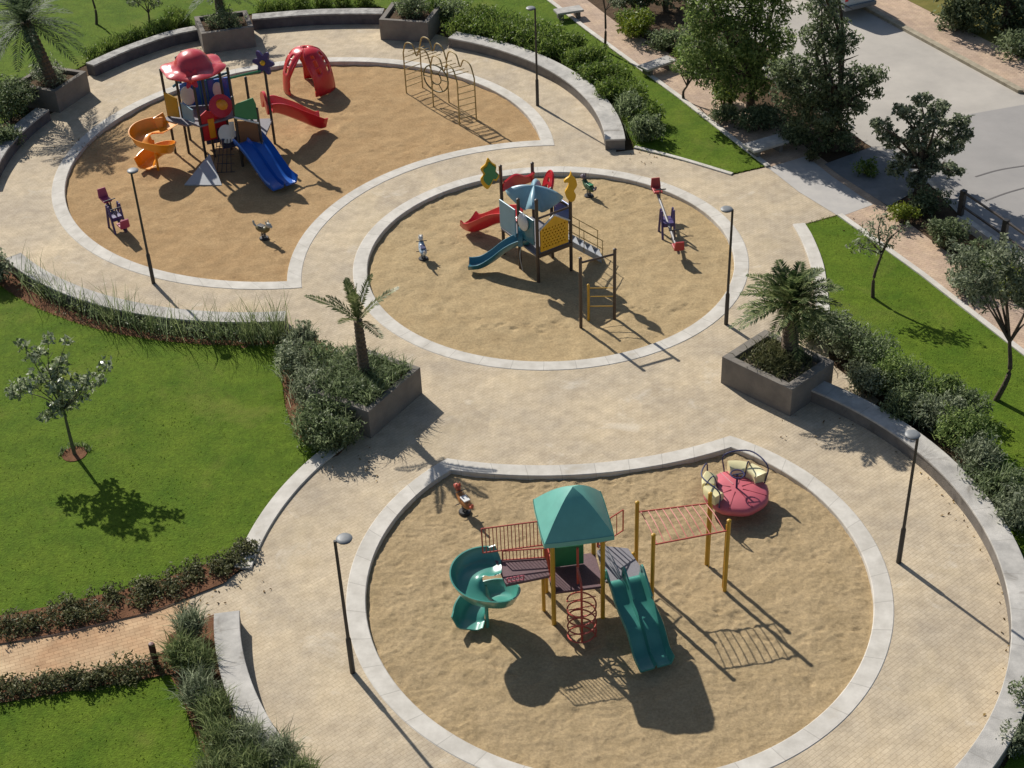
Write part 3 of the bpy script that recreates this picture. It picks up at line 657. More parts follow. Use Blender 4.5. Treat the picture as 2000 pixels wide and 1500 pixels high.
# the large trees between walkway and road
b7 = P(1465, 215)
bl = [(*at(b7, (x, y), d), r*1.1) for x, y, d, r in [(1380, 30, 0, .8), (1440, 20, .6, .95), (1500, 25, 0, .8), (1360, 90, -.3, .7), (1420, 80, -.5, 1.0), (1480, 85, 0, .9), (1525, 80, .3, .55), (1390, 140, -.4, .75), (1450, 140, -.5, .85), (1500, 140, .2, .7), (1370, -30, .4, .8), (1450, -40, .5, 1.0), (1520, -30, .5, .8), (1420, 175, -.3, .5), (1340, 130, -.2, .42), (1480, 175, -.2, .45)]]
tree('leafy_tree', 'dense rounded green tree between the pink walkway and the concrete road', b7, 5, .16, bl, .16, L_tree, 20000, fork=(0, 0, 1.3), aspect=.4)
b8 = P(1632, 292)
bl = [(*at(b8, (x, y), d), r) for x, y, d, r in [(1605, 15, 0, .6), (1625, 55, .2, .62), (1590, 70, 0, .55), (1650, 85, 0, .5), (1610, 110, 0, .75), (1600, -30, 0, .6), (1620, -70, 0, .5), (1555, 130, 0, .55), (1525, 135, .2, .42), (1535, 185, 0, .6), (1580, 170, -.3, .75), (1630, 165, 0, .8), (1680, 150, .1, .5), (1715, 148, .2, .36), (1700, 175, 0, .42), (1650, 205, 0, .7), (1600, 220, -.2, .8), (1560, 215, 0, .55), (1680, 208, .2, .3), (1630, 250, 0, .72), (1605, 275, -.1, .5), (1650, 280, 0, .45)]]
tree('leafy_tree', 'tall dark tree of ragged outline, shading the planting bed beside the crossing', b8, 7, .17, bl, .15, L_dark, 17000, fork=(0, 0, 1.6), aspect=.42)
b9 = P(1792, 372)
bl = [(*at(b9, (x, y), d), r) for x, y, d, r in [(1798, 195, 0, .3), (1775, 222, .2, .32), (1755, 215, 0, .24), (1830, 215, 0, .34), (1845, 208, .2, .2), (1810, 240, -.2, .4), (1850, 250, 0, .35), (1880, 238, .1, .3), (1885, 262, -.1, .28), (1725, 250, .2, .34), (1710, 240, 0, .2), (1740, 275, 0, .34), (1790, 275, -.2, .42), (1830, 290, 0, .42), (1865, 285, 0, .34), (1770, 310, 0, .36), (1815, 325, -.2, .4), (1855, 330, .1, .3), (1875, 335, 0, .18), (1790, 350, -.2, .35), (1750, 330, 0, .3)]]
tree('leafy_tree', 'spreading tree with rounded separate leaf clumps, at the road edge beside the railing', b9, 5, .12, bl, .14, L_grey, 8000, fork=(0, 0, .9), aspect=.5)
bA = P(1960, 60)
bl = [(*at(bA, (x, y), d), r) for x, y, d, r in [(1900, 10, 0, 1.0), (1960, 10, .5, 1.3), (2020, 30, 0, 1.2), (1930, -40, .5, 1.2), (2040, -30, .5, 1.3), (1850, -25, .3, .8), (1990, 60, 0, .7), (2060, 70, 0, 1.0)]]
tree('leafy_tree', 'dark broad tree in the corner across the road, above the dry grass', bA, 5, .2, bl, .2, L_dark, 9000, fork=(0, 0, 1.2), aspect=.45)
bB = P(1300, 20)
bl = [(*at(bB, (x, y), d), r) for x, y, d, r in [(1290, -20, 0, .8), (1330, -15, .4, .6), (1240, -10, 0, .6), (1250, 5, -.2, .45), (1210, 0, -.2, .4)]]
tree('leafy_tree', 'dark green tree cut by the upper edge, above the yellow green shrub', bB, 4, .12, bl, .16, L_dark, 4200, fork=(0, 0, 1.2))
# ---------------------------------------------------------------- bushes
ORD = ['first', 'second', 'third', 'fourth', 'fifth', 'sixth', 'seventh', 'eighth', 'ninth', 'tenth', 'eleventh', 'twelfth', 'thirteenth', 'fourteenth', 'fifteenth', 'sixteenth', 'seventeenth', 'eighteenth', 'nineteenth', 'twentieth']
def bush(name, label, p, r, h, n, leaf, m, group=None, z=0.0, cat='shrub', aspect=.4, blade=None, up=.35):
    t = thing(name, label, cat, (p.x, p.y, z), group=group); t['kind'] = 'thing'
    k = 7; cents = []; rad = []
    for i in range(k):
        a = random.uniform(0, 2*PI); q = random.uniform(.1, .62)*r
        cents.append((q*math.cos(a), q*math.sin(a), h*random.uniform(.3, .72))); rad.append(r*random.uniform(.38, .56))
    pts = clump_pts(cents, rad, n); pts[:, 2] = np.abs(pts[:, 2])
    v, q = leaf_quads(pts, leaf, aspect=aspect, up=up)
    if blade:
        bp = clump_pts([(0, 0, h*.3)], [r*.7], blade[0], 0); v2, q2 = blades(bp, blade[1], .75, blade[2], droop=.3)
        q = np.concatenate([q, q2+len(v)]); v = np.concatenate([v, v2])
    np_mesh('foliage', v, q, m, t)
    st = MB()
    for c in cents[:5]: st.tube([Vector((c[0]*.15, c[1]*.15, -.05)), Vector((c[0]*.6, c[1]*.6, c[2]*.6)), Vector(c)], [.03, .022, .01], 5)
    st.build('stem', M_bark, t)
    return t
G = 'grey green shrubs behind the right hand curved wall'
pp = [(1585, 640, .75, 1.0), (1640, 665, .85, 1.15), (1690, 690, .85, 1.15), (1735, 735, .8, 1.05), (1690, 745, .7, .9), (1785, 765, .8, 1.1), (1820, 815, .8, 1.05), (1760, 800, .62, .8), (1870, 850, .8, 1.1), (1905, 905, .8, 1.05), (1945, 960, .8, 1.1), (1985, 1010, .75, 1.0), (1880, 800, .6, .85), (1850, 770, .55, .85)]
for i, (x, y, r, h) in enumerate(pp):
    bush('shrub', f'{ORD[i]} shrub from the date palm planter in the grey green row behind the curved wall', P(x, y+22), r*1.16, h*1.05, 2700, .10, (L_bush, L_grey, L_bush, L_tree, L_grey)[i % 5], G, blade=(220, .4, .012))
G = 'bushes massed beside the central planter'
pp = [(578, 725, .85, 1.25), (612, 780, 1.0, 1.55), (640, 715, .85, 1.3), (612, 840, .85, 1.15), (660, 805, .95, 1.65), (660, 855, .75, 1.1), (592, 672, .6, 1.15)]
for i, (x, y, r, h) in enumerate(pp):
    bush('shrub', f'{ORD[i]} of the fine leaved bushes between the grassy wall end and the central planter', P(x, y+18), r, h, 2100, .10, L_grey if i in (1, 0, 6) else L_bush, G, blade=(330, .5, .010))
G = 'grassy bushes of the bed by the entrance wall'
pp = [(375, 1235, .48, .9), (360, 1290, .5, .9), (395, 1305, .45, .7), (390, 1365, .55, .85), (425, 1400, .55, .85), (440, 1455, .6, .85), (490, 1455, .5, .7), (500, 1510, .65, .8), (430, 1520, .6, .8), (552, 1485, .5, .85), (590, 1530, .5, .85)]
for i, (x, y, r, h) in enumerate(pp):
    bush('grassy_bush', f'{ORD[i]} bush from the bollard in the straggly grassy bed beside the short stained wall', P(x, y+12), r, h, 720, .085, L_reed if i % 3 else L_grey, G, aspect=.22, blade=(520, .62, .009))
G = 'shrubs behind the far curved wall'
pp = [(905, 60, .9, 1.0), (950, 62, .9, .9), (995, 75, .9, .85), (1040, 90, .85, .85), (1085, 100, .85, .8), (1125, 120, .85, .85), (1165, 150, .8, .8), (1195, 185, .8, .9), (1225, 222, .8, .95), (1252, 258, .75, .95), (1120, 85, .8, .7), (1268, 228, .7, .7), (880, 30, .9, 1.1), (930, 38, 1.0, .8), (975, 48, 1.0, .8), (1020, 62, 1.0, .75), (1065, 76, 1.0, .75), (1160, 118, .9, .75), (1200, 152, .9, .75), (1232, 188, .85, .75)]
for i, (x, y, r, h) in enumerate(pp):
    bush('shrub', f'{ORD[i]} in the belt of soft green shrubs behind the far curved wall, from the planter', P(x, y+14), r*1.12, h, 1700, .13, L_hedge if i not in (8, 9, 12) else L_bush, G, blade=(200, .4, .014))
G = 'bright green border plants behind the far walls'
pp = [(212, 103), (238, 92), (268, 80), (300, 70), (330, 58), (355, 48), (520, 26), (555, 20), (590, 15), (630, 12), (670, 10), (710, 10), (188, 118), (342, 40)]
for i, (x, y) in enumerate(pp):
    bush('border_plant', f'{ORD[i]} of the low bright green border plants edging the top lawn behind the wall', P(x, y+2), .62, .5, 700, .11, L_hedge, G, blade=(240, .38, .014))
for lab, x, y, r, h, n, lf, m_ in (
        ('round dark shrub rooted behind the planter of the yellow climbing frame', 815, 22, .85, 1.2, 1900, .14, L_bush),
        ('green bush at the far corner of that planter, where the curved wall begins', 862, 38, .8, 1.2, 1600, .14, L_hedge),
        ('grey green bush outside the curved wall at the lower corner of the frame', 1990, 1450, .6, .6, 1300, .09, L_grey),
        ('low bush beyond the lower end of the curved wall, next to the corner bush', 2010, 1380, .6, .6, 1200, .09, L_bush),
        ('dark leafy shrub below the big palm, at the extreme left of the wall', 20, 235, 1.25, 1.7, 3000, .15, L_bush),
        ('tall dark shrub hugging the shaded planter on its outer side', 45, 205, 1.0, 1.6, 2200, .14, L_dark),
        ('dark shrub overhanging the shaded low wall at the frame edge', 2, 285, .9, 1.1, 1900, .14, L_bush),
        ('yellow green bush along the upper planting bed, closest to the walkway sapling', 1235, 45, .8, .8, 1500, .14, L_hedge),
        ('dark bush between the two yellow green shrubs of the upper bed', 1300, 85, .9, .9, 1800, .14, L_bush),
        ('leafy green bush by the slab bench under the dense green tree', 1345, 125, .8, .8, 1600, .14, L_hedge),
        ('leafy bush half under the crown of the dense green tree, towards the road', 1395, 110, .9, .9, 1800, .14, L_bush),
        ('low dark bush in deep shade behind the bench of the tall dark tree', 1500, 232, .8, .7, 1600, .13, L_dark),
        ('second dark shrub tucked under the fronds of the big shaded palm', 48, 185, .8, 1.1, 1700, .13, L_bush),
        ('grey leafy shrub at the left end of the long wall with tall grass', 8, 540, .75, 1.2, 1700, .12, L_grey),
        ('yellow green shrub in the bed under the tree cut by the upper edge', 1250, 62, 1.0, 1.0, 2200, .15, L_lime),
        ('smaller yellow green shrub at the foot of the dense green tree', 1412, 192, .62, .75, 1100, .13, L_lime),
        ('low mounded shrub of brownish leaves at the corner of the crossing slab', 1582, 305, .4, .5, 700, .09, L_brown),
        ('yellowish shrub by the orange soil between the railing and the walkway', 1762, 425, .6, .7, 1300, .11, L_lime),
        ('bright lime shrub at the right edge below the railing', 1985, 560, .75, .9, 1700, .13, L_lime),
        ('lime green shrub under the railing, half shaded by its neighbour', 1930, 535, .7, .8, 1500, .13, L_hedge),
        ('dark shrub in the shade between the dense tree and the tall dark tree', 1475, 245, .9, .9, 2000, .13, L_dark),
        ('dark shrub beside the trunk of the tall dark tree', 1556, 272, .8, .9, 1900, .13, L_dark),
        ('dark shrub at the walkway edge nearest to the dense tree', 1410, 225, .65, .7, 1300, .12, L_dark),
        ('dark shrub under the spreading tree with rounded clumps', 1800, 400, .85, .8, 1900, .13, L_dark),
        ('dark shrub in front of the first railing post', 1848, 470, .8, .9, 1900, .13, L_dark),
        ('dark shrub in front of the second railing post', 1905, 515, .75, .8, 1800, .13, L_dark),
        ('grey green shrub overhanging the pink walkway beside the right hand tree', 1880, 560, .7, .8, 1600, .12, L_grey),
        ('dark bush across the road at the foot of the corner tree', 1880, 50, 1.3, 1.2, 2200, .18, L_dark),
        ('dark bush across the road by the dry grass, at the frame edge', 1985, 100, 1.1, 1.1, 1800, .17, L_dark),
        ('small shrub beyond the crossing, next to the concrete road', 1690, 330, .5, .55, 900, .10, L_hedge),
        ('shrub in the shade at the top of the planting bed by the road', 1350, 95, .9, .9, 1600, .14, L_dark)):
    bush('shrub', lab, P(x, y+10), r, h, n, lf, m_)
# planting in the two square planters
v, q = blades(np.c_[rng.uniform(-1.25, 1.25, (1300, 2)), np.zeros(1300)], .5, .9, .010)
for lab, c, ax in (('tangled grassy plants filling the central planter around the young palm', (-4.2, 34.5), (1.36, 2.03)), ('low grassy plants around the foot of the date palm in its planter', (7.5, 34.6), (1.65, -1.73))):
    a = math.atan2(ax[1], ax[0]); dense = 'central' in lab
    n = 1500 if dense else 850
    pts = np.c_[rng.uniform(-1.0, 1.0, (n, 2)), np.full(n, .0)]
    if not dense: pts[:, :2] = pts[:, :2]*.5+rng.normal(size=(n, 2))*.3; pts[:, :2] = np.clip(pts[:, :2], -.85, .85)
    v, q = blades(pts, .62 if dense else .42, .95, .011, droop=.35)
    lv, lq = leaf_quads(np.c_[rng.uniform(-1.0, 1.0, (n, 2))*(1 if dense else .7), rng.uniform(.02, .4 if dense else .22, n)], .11)
    t = thing('planter_grass', lab, 'plants', (c[0], c[1], .75), a); t['kind'] = 'thing'
    np_mesh('foliage', np.concatenate([v, lv]), np.concatenate([q, lq+len(v)]), L_brown if not dense else L_bush, t)
# tall grass along the left wall: clumps
cl = [(60, 545), (92, 568), (125, 585), (158, 600), (192, 612), (225, 622), (258, 630), (292, 638), (325, 643), (358, 647), (392, 650), (425, 653), (458, 655), (490, 656), (522, 657), (545, 655)]
for i, (x, y) in enumerate(cl):
    p = P(x, y+12); n = random.randint(22, 60) if i not in (13, 15) else 100
    t = thing('tall_grass', f'{ORD[i]} tuft of tall thin grass along the long low wall, from its far end', 'grass tuft', (p.x, p.y, 0), group='tall grass tufts along the left wall'); t['kind'] = 'thing'
    pts = np.c_[rng.normal(size=(n, 2))*.17, np.zeros(n)]
    v, q = blades(pts, random.uniform(.95, 1.5), .5, .0085, droop=.22)
    lv, lq = leaf_quads(np.c_[rng.normal(size=(170, 2))*np.array([.27, .14]), rng.uniform(.03, .45, 170)], .085)
    np_mesh('leaf_blades', np.concatenate([v, lv]), np.concatenate([q, lq+len(v)]), L_reed if i % 2 else L_bush, t)
# low hedges along the entrance path
def low_hedge(label, pts, wd, h, n, m_):
    pts = smooth_poly([P(*q) for q in pts], 8); o = pts[len(pts)//2]
    t = thing('low_hedge', label, 'hedge', (o.x, o.y, 0)); t['kind'] = 'thing'; k = len(pts)
    idx = rng.integers(0, k, 130); c = np.array([tuple(pts[i]-o) for i in idx]); c[:, :2] += rng.uniform(-wd/2, wd/2, (130, 2)); c[:, 2] = h*rng.uniform(.3, .8, 130)
    pt = clump_pts(c, rng.uniform(.14, .26, 130), n); pt[:, 2] = np.abs(pt[:, 2])
    leaf_obj('foliage', pt, .085, m_, t, aspect=.4)
low_hedge('low straggly hedge between the left lawn and the entrance path', [(-120, 1262), (0, 1228), (110, 1206), (220, 1180), (300, 1156), (380, 1124), (440, 1102), (478, 1086)], .8, .2, 13000, L_brown)
low_hedge('low hedge on the near side of the entrance path, ending at the bollard', [(-120, 1405), (0, 1358), (110, 1338), (200, 1325), (310, 1305)], .5, .22, 7000, L_brown)
# short grass standing in the lawns
gp = []
for k, dens in (('left', 110), ('front', 130), ('right', 80), ('back', 25), ('corner', 80), ('side', 8)):
    pl = LAWNS[k]
    if k == 'back': pl = [P2(*q) for q in [(-80, 300), (30, 225), (150, 135), (205, 108), (330, 60), (500, 26), (740, 14), (890, 55), (1000, 78), (1110, 120), (1195, 190), (1240, 290), (1330, 312), (1430, 340), (1496, 325), (1330, 196), (1150, 66), (1068, 0), (900, -40), (0, -40)]]
    if k == 'left': pl = [q if q[0] > -21 else (-21, q[1]) for q in pl]
    g = scatter_in(pl, dens); gp.append(np.c_[g, np.full(len(g), .015)])
gp = np.concatenate(gp)
gp = gp[rng.permutation(len(gp))[:len(gp)//6]]
ed = []
for k, pl in LAWNS.items():
    for i in range(len(pl)):
        a, b = np.array(pl[i]), np.array(pl[(i+1) % len(pl)]); L_ = np.linalg.norm(b-a)
        if L_ < 12 and abs(a[0]) < 24 and 18 < a[1] < 70: ed.append(np.c_[a+(b-a)*rng.uniform(0, 1, (int(L_*55)+1, 1))+rng.normal(size=(int(L_*55)+1, 2))*.035, np.full(int(L_*55)+1, .015)])
gp = np.concatenate([gp]+ed)
v, q = blades(gp, .05, 1.0, .011, droop=.25)
o = np_mesh('grass', v, q, L_grass); tag(o, None, None, kind='stuff')

# dry leaves blown against kerbs, walls and planters
lp = []
for c, r_, n in ((P(700, 900), 1.0, 14), (P(1560, 830), 1.0, 10), (P(600, 700), 1.0, 20), (P(1880, 1000), .5, 14), (P(1640, 450), .8, 12), (P(500, 1130), .6, 8), (P(380, 1190), .8, 30), (P(1250, 310), 1.0, 20), (P(150, 290), 1.2, 40)):
    q = rng.normal(size=(n, 2))*r_*.55+np.array([c.x, c.y]); lp.append(np.c_[q, np.full(n, .022)])
for a0 in np.linspace(45, -40, 34): lp.append(np.array([[B_[0]+9.02*math.cos(R(a0))+rng.normal()*.07, B_[1]+9.02*math.sin(R(a0))+rng.normal()*.07, .02]]))
o = leaf_obj('fallen_leaves', np.concatenate(lp), .085, leafmat('dry_leaf', (.10, .055, .02), (.30, .20, .07), .1, .8, .1), aspect=.5, up=3)
o['kind'] = 'stuff'

for lab, x, y, r, h, n, m_ in (('low bushy plants filling the planter round the spiky palm', -11.55, 61.2, .95, .7, 1600, L_bush), ('leafy bush growing inside the planter behind the yellow climbing frame', -3.6, 61.45, .95, 1.0, 2200, L_bush), ('leafy plants round the foot of the big dark palm', -17.8, 56.1, 1.0, .7, 1700, L_grey)):
    bush('planter_shrub', lab, Vector((x, y, 0)), r, h, n, .12, m_, z=.72)
# ================================================================== things made by people
def paint(name, c, rough=.38, var=.14, **k): return mat(name, c, rough, var, scale=k.pop('scale', 2.5), spec=.5, detail=6, **k)
Y_post = paint('yellow_paint', (.60, .34, .03), var=.25); RED = paint('red_paint', (.50, .035, .025)); REDR = paint('red_rail', (.48, .075, .045), .5)
TEAL = paint('teal_plastic', (.065, .28, .225), .28, coat=.3); TEALR = paint('teal_roof', (.15, .43, .36), .45)
TEALB = paint('blue_teal_plastic', (.03, .16, .22), .3, coat=.2); BLUE = paint('blue_plastic', (.018, .125, .50), .3, coat=.2)
ORG = paint('orange_plastic', (.85, .31, .012), .35, coat=.1); REDP = paint('red_plastic', (.62, .018, .028), .3, coat=.25)
PINK = paint('red_roof_plastic', (.60, .05, .065), .32, coat=.2); DECKP = paint('purple_deck', (.16, .085, .095), .7, scale=30, var=.45)
DECKG = paint('grey_deck', (.22, .21, .23), .75, scale=20, var=.2); DARKP = paint('dark_brown_post', (.065, .043, .032), .45)
BLK = paint('dark_metal', (.035, .032, .03), .45); YEL = paint('yellow_panel', (.82, .44, .015), .4); WHT = paint('white_panel', (.68, .67, .64), .45)
GRN = paint('green_panel', (.035, .22, .085), .4); PALE = paint('pale_blue_plastic', (.25, .42, .50), .4); BRN = paint('brown_panel', (.19, .085, .035), .5)
CREAM = paint('cream_plastic', (.80, .72, .40), .45); MGR = paint('merry_red', (.55, .12, .15), .45, scale=5); NAVY = paint('navy_metal', (.03, .035, .11), .45)
GREY = paint('galvanised', (.42, .43, .44), .45, metal=.3); PURP = paint('purple_paint', (.075, .05, .17), .45); WHEAD = paint('lamp_shell', (.20, .21, .215), .5)
TAN = paint('tan_tube', (.42, .30, .11), .5, var=.3); LENSM = paint('lamp_lens', (.10, .10, .095), .3); DKRED = paint('dark_red_paint', (.10, .022, .02), .55)
SZ = -.12
def uprof(wd, hl, hr, th=.035, n=9, flat=.6):
    """open channel: floor with two curled-up sides, as a closed outline"""
    inn = []
    for i in range(n):
        t = -1+2*i/(n-1); h = (hl if t < 0 else hr); q = max(0, (abs(t)-flat)/(1-flat))
        inn.append((wd*t, h*q**1.7))
    outp = [(x+(.0 if abs(x) < wd*.98 else math.copysign(th, x)), y-th*(1 if abs(x) < wd*.98 else .0)) for x, y in reversed(inn)]
    return inn+outp
def spiral(c, rad, zs, wd, hi, ho, m, parent, lead, tail=.3):
    """helical chute; zs gives the floor height at each angle"""
    a0, a1 = zs[0][0], zs[-1][0]; n = 64; pth = []
    for i in range(n+1):
        a = a0+(a1-a0)*i/n; k = 0
        while k < len(zs)-2 and a > zs[k+1][0]: k += 1
        t_ = (a-zs[k][0])/(zs[k+1][0]-zs[k][0]); pth.append([c[0]+rad*math.cos(R(a)), c[1]+rad*math.sin(R(a)), zs[k][1]+(zs[k+1][1]-zs[k][1])*t_])
    for _ in range(5):
        z_ = [p[2] for p in pth]
        for i in range(1, n): pth[i][2] = (z_[i-1]+z_[i]+z_[i+1])/3
    pth = [Vector(p) for p in pth]; d = (pth[-1]-pth[-2]).normalized(); d.z = 0
    pth = [Vector(lead).lerp(pth[0], i/4) for i in range(4)]+pth+[pth[-1]+d*tail*i/4 for i in range(1, 5)]
    return MB().sweep(pth, uprof(wd, hi, ho)).build('spiral_slide', m, parent, smooth=True, ang=50)
def slide(pts, prof, m, parent, name='slide', n=7):
    return MB().sweep(smooth_poly(pts, n), prof).build(name, m, parent, smooth=True, ang=45)
def post(p, h, r, m, parent, name='post', z=0.0):
    o = MB(); o.tube([Vector((p[0], p[1], z-.15)), Vector((p[0], p[1], z+h))], r, 12); o.lathe([(r*1.12, 0), (r*1.1, .02), (r*.5, .045), (.002, .05)], (p[0], p[1], z+h), 12)
    return o.build(name, m, parent, smooth=True)
def rail_panel(a, b, z0, z1, n, m, parent, r=.018, rb=.011, name='railing'):
    a = V(a); b = V(b); o = MB(); A0 = Vector((a.x, a.y, z0)); B0 = Vector((b.x, b.y, z0)); A1 = Vector((a.x, a.y, z1)); B1 = Vector((b.x, b.y, z1))
    o.tube([A0, B0], r, 6); o.tube([A1, B1], r, 6); o.tube([A0, A1], r, 6); o.tube([B0, B1], r, 6)
    for i in range(1, n): o.tube([A0.lerp(B0, i/n), A1.lerp(B1, i/n)], rb, 5)
    return o.build(name, m, parent)
def deck(poly, z, m, parent, th=.07, name='deck'):
    n = len(poly); vs = [(x, y, z-th) for x, y in poly]+[(x, y, z) for x, y in poly]
    return MB().add(vs, [tuple(reversed(range(n))), tuple(range(n, 2*n))]+[(i, (i+1) % n, n+(i+1) % n, n+i) for i in range(n)]).build(name, m, parent, bevel=.01)
def circ(cx, cy, rx, ry=None, n=20): ry = ry or rx; return [(cx+rx*math.cos(2*PI*i/n), cy+ry*math.sin(2*PI*i/n)) for i in range(n)]
# ---------------------------------------------------------------- 1: teal and yellow play tower, large round pit
T = thing('play_tower', 'play tower with a teal pyramid roof, yellow posts, teal spiral slide and overhead ladder', 'play tower', (.75, 25.49, SZ), R(6.9))
for p in ((0, 0), (1.16, 0), (0, 1.12), (1.16, 1.12)): post(p, 2.74, .055, Y_post, T)
deck([(-.03, -.03), (1.19, -.03), (1.19, 1.15), (-.03, 1.15)], 1.06, DECKP, T)
deck([(-1.10, -.10), (-.07, .02), (-.06, .62), (-1.24, .80)], 1.55, DECKP, T)
deck([(1.25, .12), (1.55, .02), (2.05, .05), (2.16, .45), (2.0, 1.15), (1.5, 1.32), (1.25, 1.2)], 1.06, DECKG, T)
for p in ((-.16, .5), (2.1, 1.0)): post(p, 1.48 if p[0] < 0 else 1.0, .045, Y_post, T, 'support')
# roof: hipped, sides slightly bowed, thick rim
rb = MB(); nS = 7; half = .80; vs = []; fs = []
def roofpt(u, v_): return u, v_
ctr = (.58, .56)
ringn = 24
for j in range(nS+1):
    f = j/nS; s = half*(1-f)**.72+.005; zz = 2.56+.90*f
    for i in range(ringn):
        a = 2*PI*i/ringn; ca, sa = math.cos(a), math.sin(a); k = max(abs(ca), abs(sa)); q = 1/k; q = min(q, 1.385-.03*f)
        vs.append((ctr[0]+ca*q*s, ctr[1]+sa*q*s, zz+.18))
for j in range(nS):
    for i in range(ringn): i2 = (i+1) % ringn; fs.append((j*ringn+i, j*ringn+i2, (j+1)*ringn+i2, (j+1)*ringn+i))
fs.append(tuple(nS*ringn+i for i in range(ringn)))
rb.add(vs, fs); b = len(vs)
v2 = [(x+(x-ctr[0])*.012, y+(y-ctr[1])*.012, 2.75) for x, y, z in vs[:ringn]]+[(x+(x-ctr[0])*.012, y+(y-ctr[1])*.012, 2.62) for x, y, z in vs[:ringn]]+[(ctr[0]+(x-ctr[0])*.93, ctr[1]+(y-ctr[1])*.93, 2.62) for x, y, z in vs[:ringn]]+[(ctr[0]+(x-ctr[0])*.5, ctr[1]+(y-ctr[1])*.5, 2.7) for x, y, z in vs[:ringn]]
f2 = [(l*ringn+i, l*ringn+(i+1) % ringn, (l+1)*ringn+(i+1) % ringn, (l+1)*ringn+i) for l in range(3) for i in range(ringn)]
rb.add(v2, f2); rb.build('roof', TEALR, T, smooth=True, ang=28)
rail_panel((-1.52, .62), (.02, .64), 1.95, 2.68, 18, REDR, T)
rail_panel((-1.06, .70), (-.08, .62), 1.58, 1.86, 12, REDR, T)
rail_panel((-1.06, -.06), (-.68, -.03), 1.58, 1.70, 4, MGR, T)
rail_panel((1.28, 1.28), (2.0, 1.75), 1.1, 1.75, 4, REDR, T)
rail_panel((1.3, 1.25), (1.5, 1.6), 1.1, 1.85, 3, REDR, T)
rail_panel((0, 0.05), (0, 1.1), 1.12, 1.8, 8, REDR, T)
MB().box((.50, .80, 1.38), (.72, .05, .6)).build('panel', GRN, T, bevel=.02)
MB().box((.08, 1.07, 1.5), (.16, .05, .5)).build('panel', RED, T, bevel=.02)
o = MB()
for k in range(4): o.tube(smooth_poly([(1.24, .95-.02*k, 1.82-.17*k), (1.42, .42, 1.62-.14*k), (1.58, .06, 1.30-.07*k)], 5), .014, 6)
o.build('guard_rail', GREY, T)
MB().tube([(.6, .12, 1.1), (.6, .12, 2.2)], .03, 8).build('grab_pole', REDR, T)
o = MB(); o.tube([(.55, -.62, -.1), (.55, -.62, 1.62)], .028, 8); o.tube(smooth_poly([(.55, -.62, 1.62), (.56, -.45, 1.72), (.57, 0, 1.7)], 5), .028, 8)
o.build('pole', REDR, T, smooth=True)
hx = [(.55+.33*math.cos(a), -.62+.33*math.sin(a), .06+1.22*a/(2*PI*4.5)) for a in [2*PI*4.5*i/110 for i in range(111)]]
o = MB(); o.tube(hx, .019, 6)
for k in range(5): o.tube([(.22, -.62, .2+.27*k), (.88, -.62, .26+.27*k)], .013, 5)
o.build('spiral_climber', REDR, T, smooth=True)
spiral((-1.55, .22), .42, [(56, 1.50), (150, 1.46), (265, 1.24), (350, .80), (440, .40), (525, .14)], .34, .08, .33, TEAL, T, (-1.12, .55, 1.57), .28)
MB().tube([(-1.55, .22, -.1), (-1.55, .22, 1.3)], .045, 8).build('support', TEAL, T, smooth=True)
dbl = []
for i in range(25):
    t_ = -1+2*i/24; dbl.append((.43*t_, .24*max(0, (abs(t_)-.84)/.16)**1.2+.13*max(0, 1-abs(t_)/.09)))
dbl = dbl+[(x*1.06, y-.05) for x, y in reversed(dbl)]
slide([(1.68, .10, 1.10), (1.70, -.05, 1.10), (1.76, -.42, .80), (1.83, -.80, .66), (1.89, -1.1, .53), (1.95, -1.42, .2), (1.99, -1.68, .12), (2.02, -1.85, .11)], dbl, TEAL, T, 'double_slide')
o = MB()
for sx in (-.43, 0, .43): o.sweep(smooth_poly([(1.66+sx, .14, 1.12), (1.67+sx, .08, 1.42), (1.72+sx, -.15, 1.25), (1.78+sx, -.5, .98)], 5), [(-.02, -.05), (.02, -.05), (.02, .05), (-.02, .05)])
o.build('slide_cheek', TEAL, T, bevel=.01)
NN, NF, EN, EF = (2.38, .20), (2.26, 1.40), (4.20, .37), (4.02, 1.40)
for p in (NN, NF, EN, EF): post(p, 2.22, .05, Y_post, T)
o = MB(); z = 1.93
o.tube([(NN[0], NN[1], z), (EN[0], EN[1], z)], .02, 6); o.tube([(NF[0], NF[1], z), (EF[0], EF[1], z)], .02, 6)
for k in range(10):
    f = (k+.5)/10; a = Vector((NN[0]+(EN[0]-NN[0])*f, NN[1]+(EN[1]-NN[1])*f, z)); b = Vector((NF[0]+(EF[0]-NF[0])*f, NF[1]+(EF[1]-NF[1])*f, z))
    o.tube(smooth_poly([a, a.lerp(b, .5)+Vector((0, 0, .05)), b], 3), .013, 5)
o.build('overhead_ladder', REDR, T)
o = MB()
for f in (.12, .88):
    p = Vector((EN[0]+(EF[0]-EN[0])*f, EN[1]+(EF[1]-EN[1])*f, 0)); o.tube([p+Vector((0, 0, -.1)), p+Vector((0, 0, 2.0))], .016, 6)
for k in range(3):
    o.tube([(EN[0], EN[1], .3+.3*k), (EN[0]+(EF[0]-EN[0])*.12, EN[1]+(EF[1]-EN[1])*.12, .3+.3*k)], .012, 5)
o.build('end_ladder', Y_post, T)
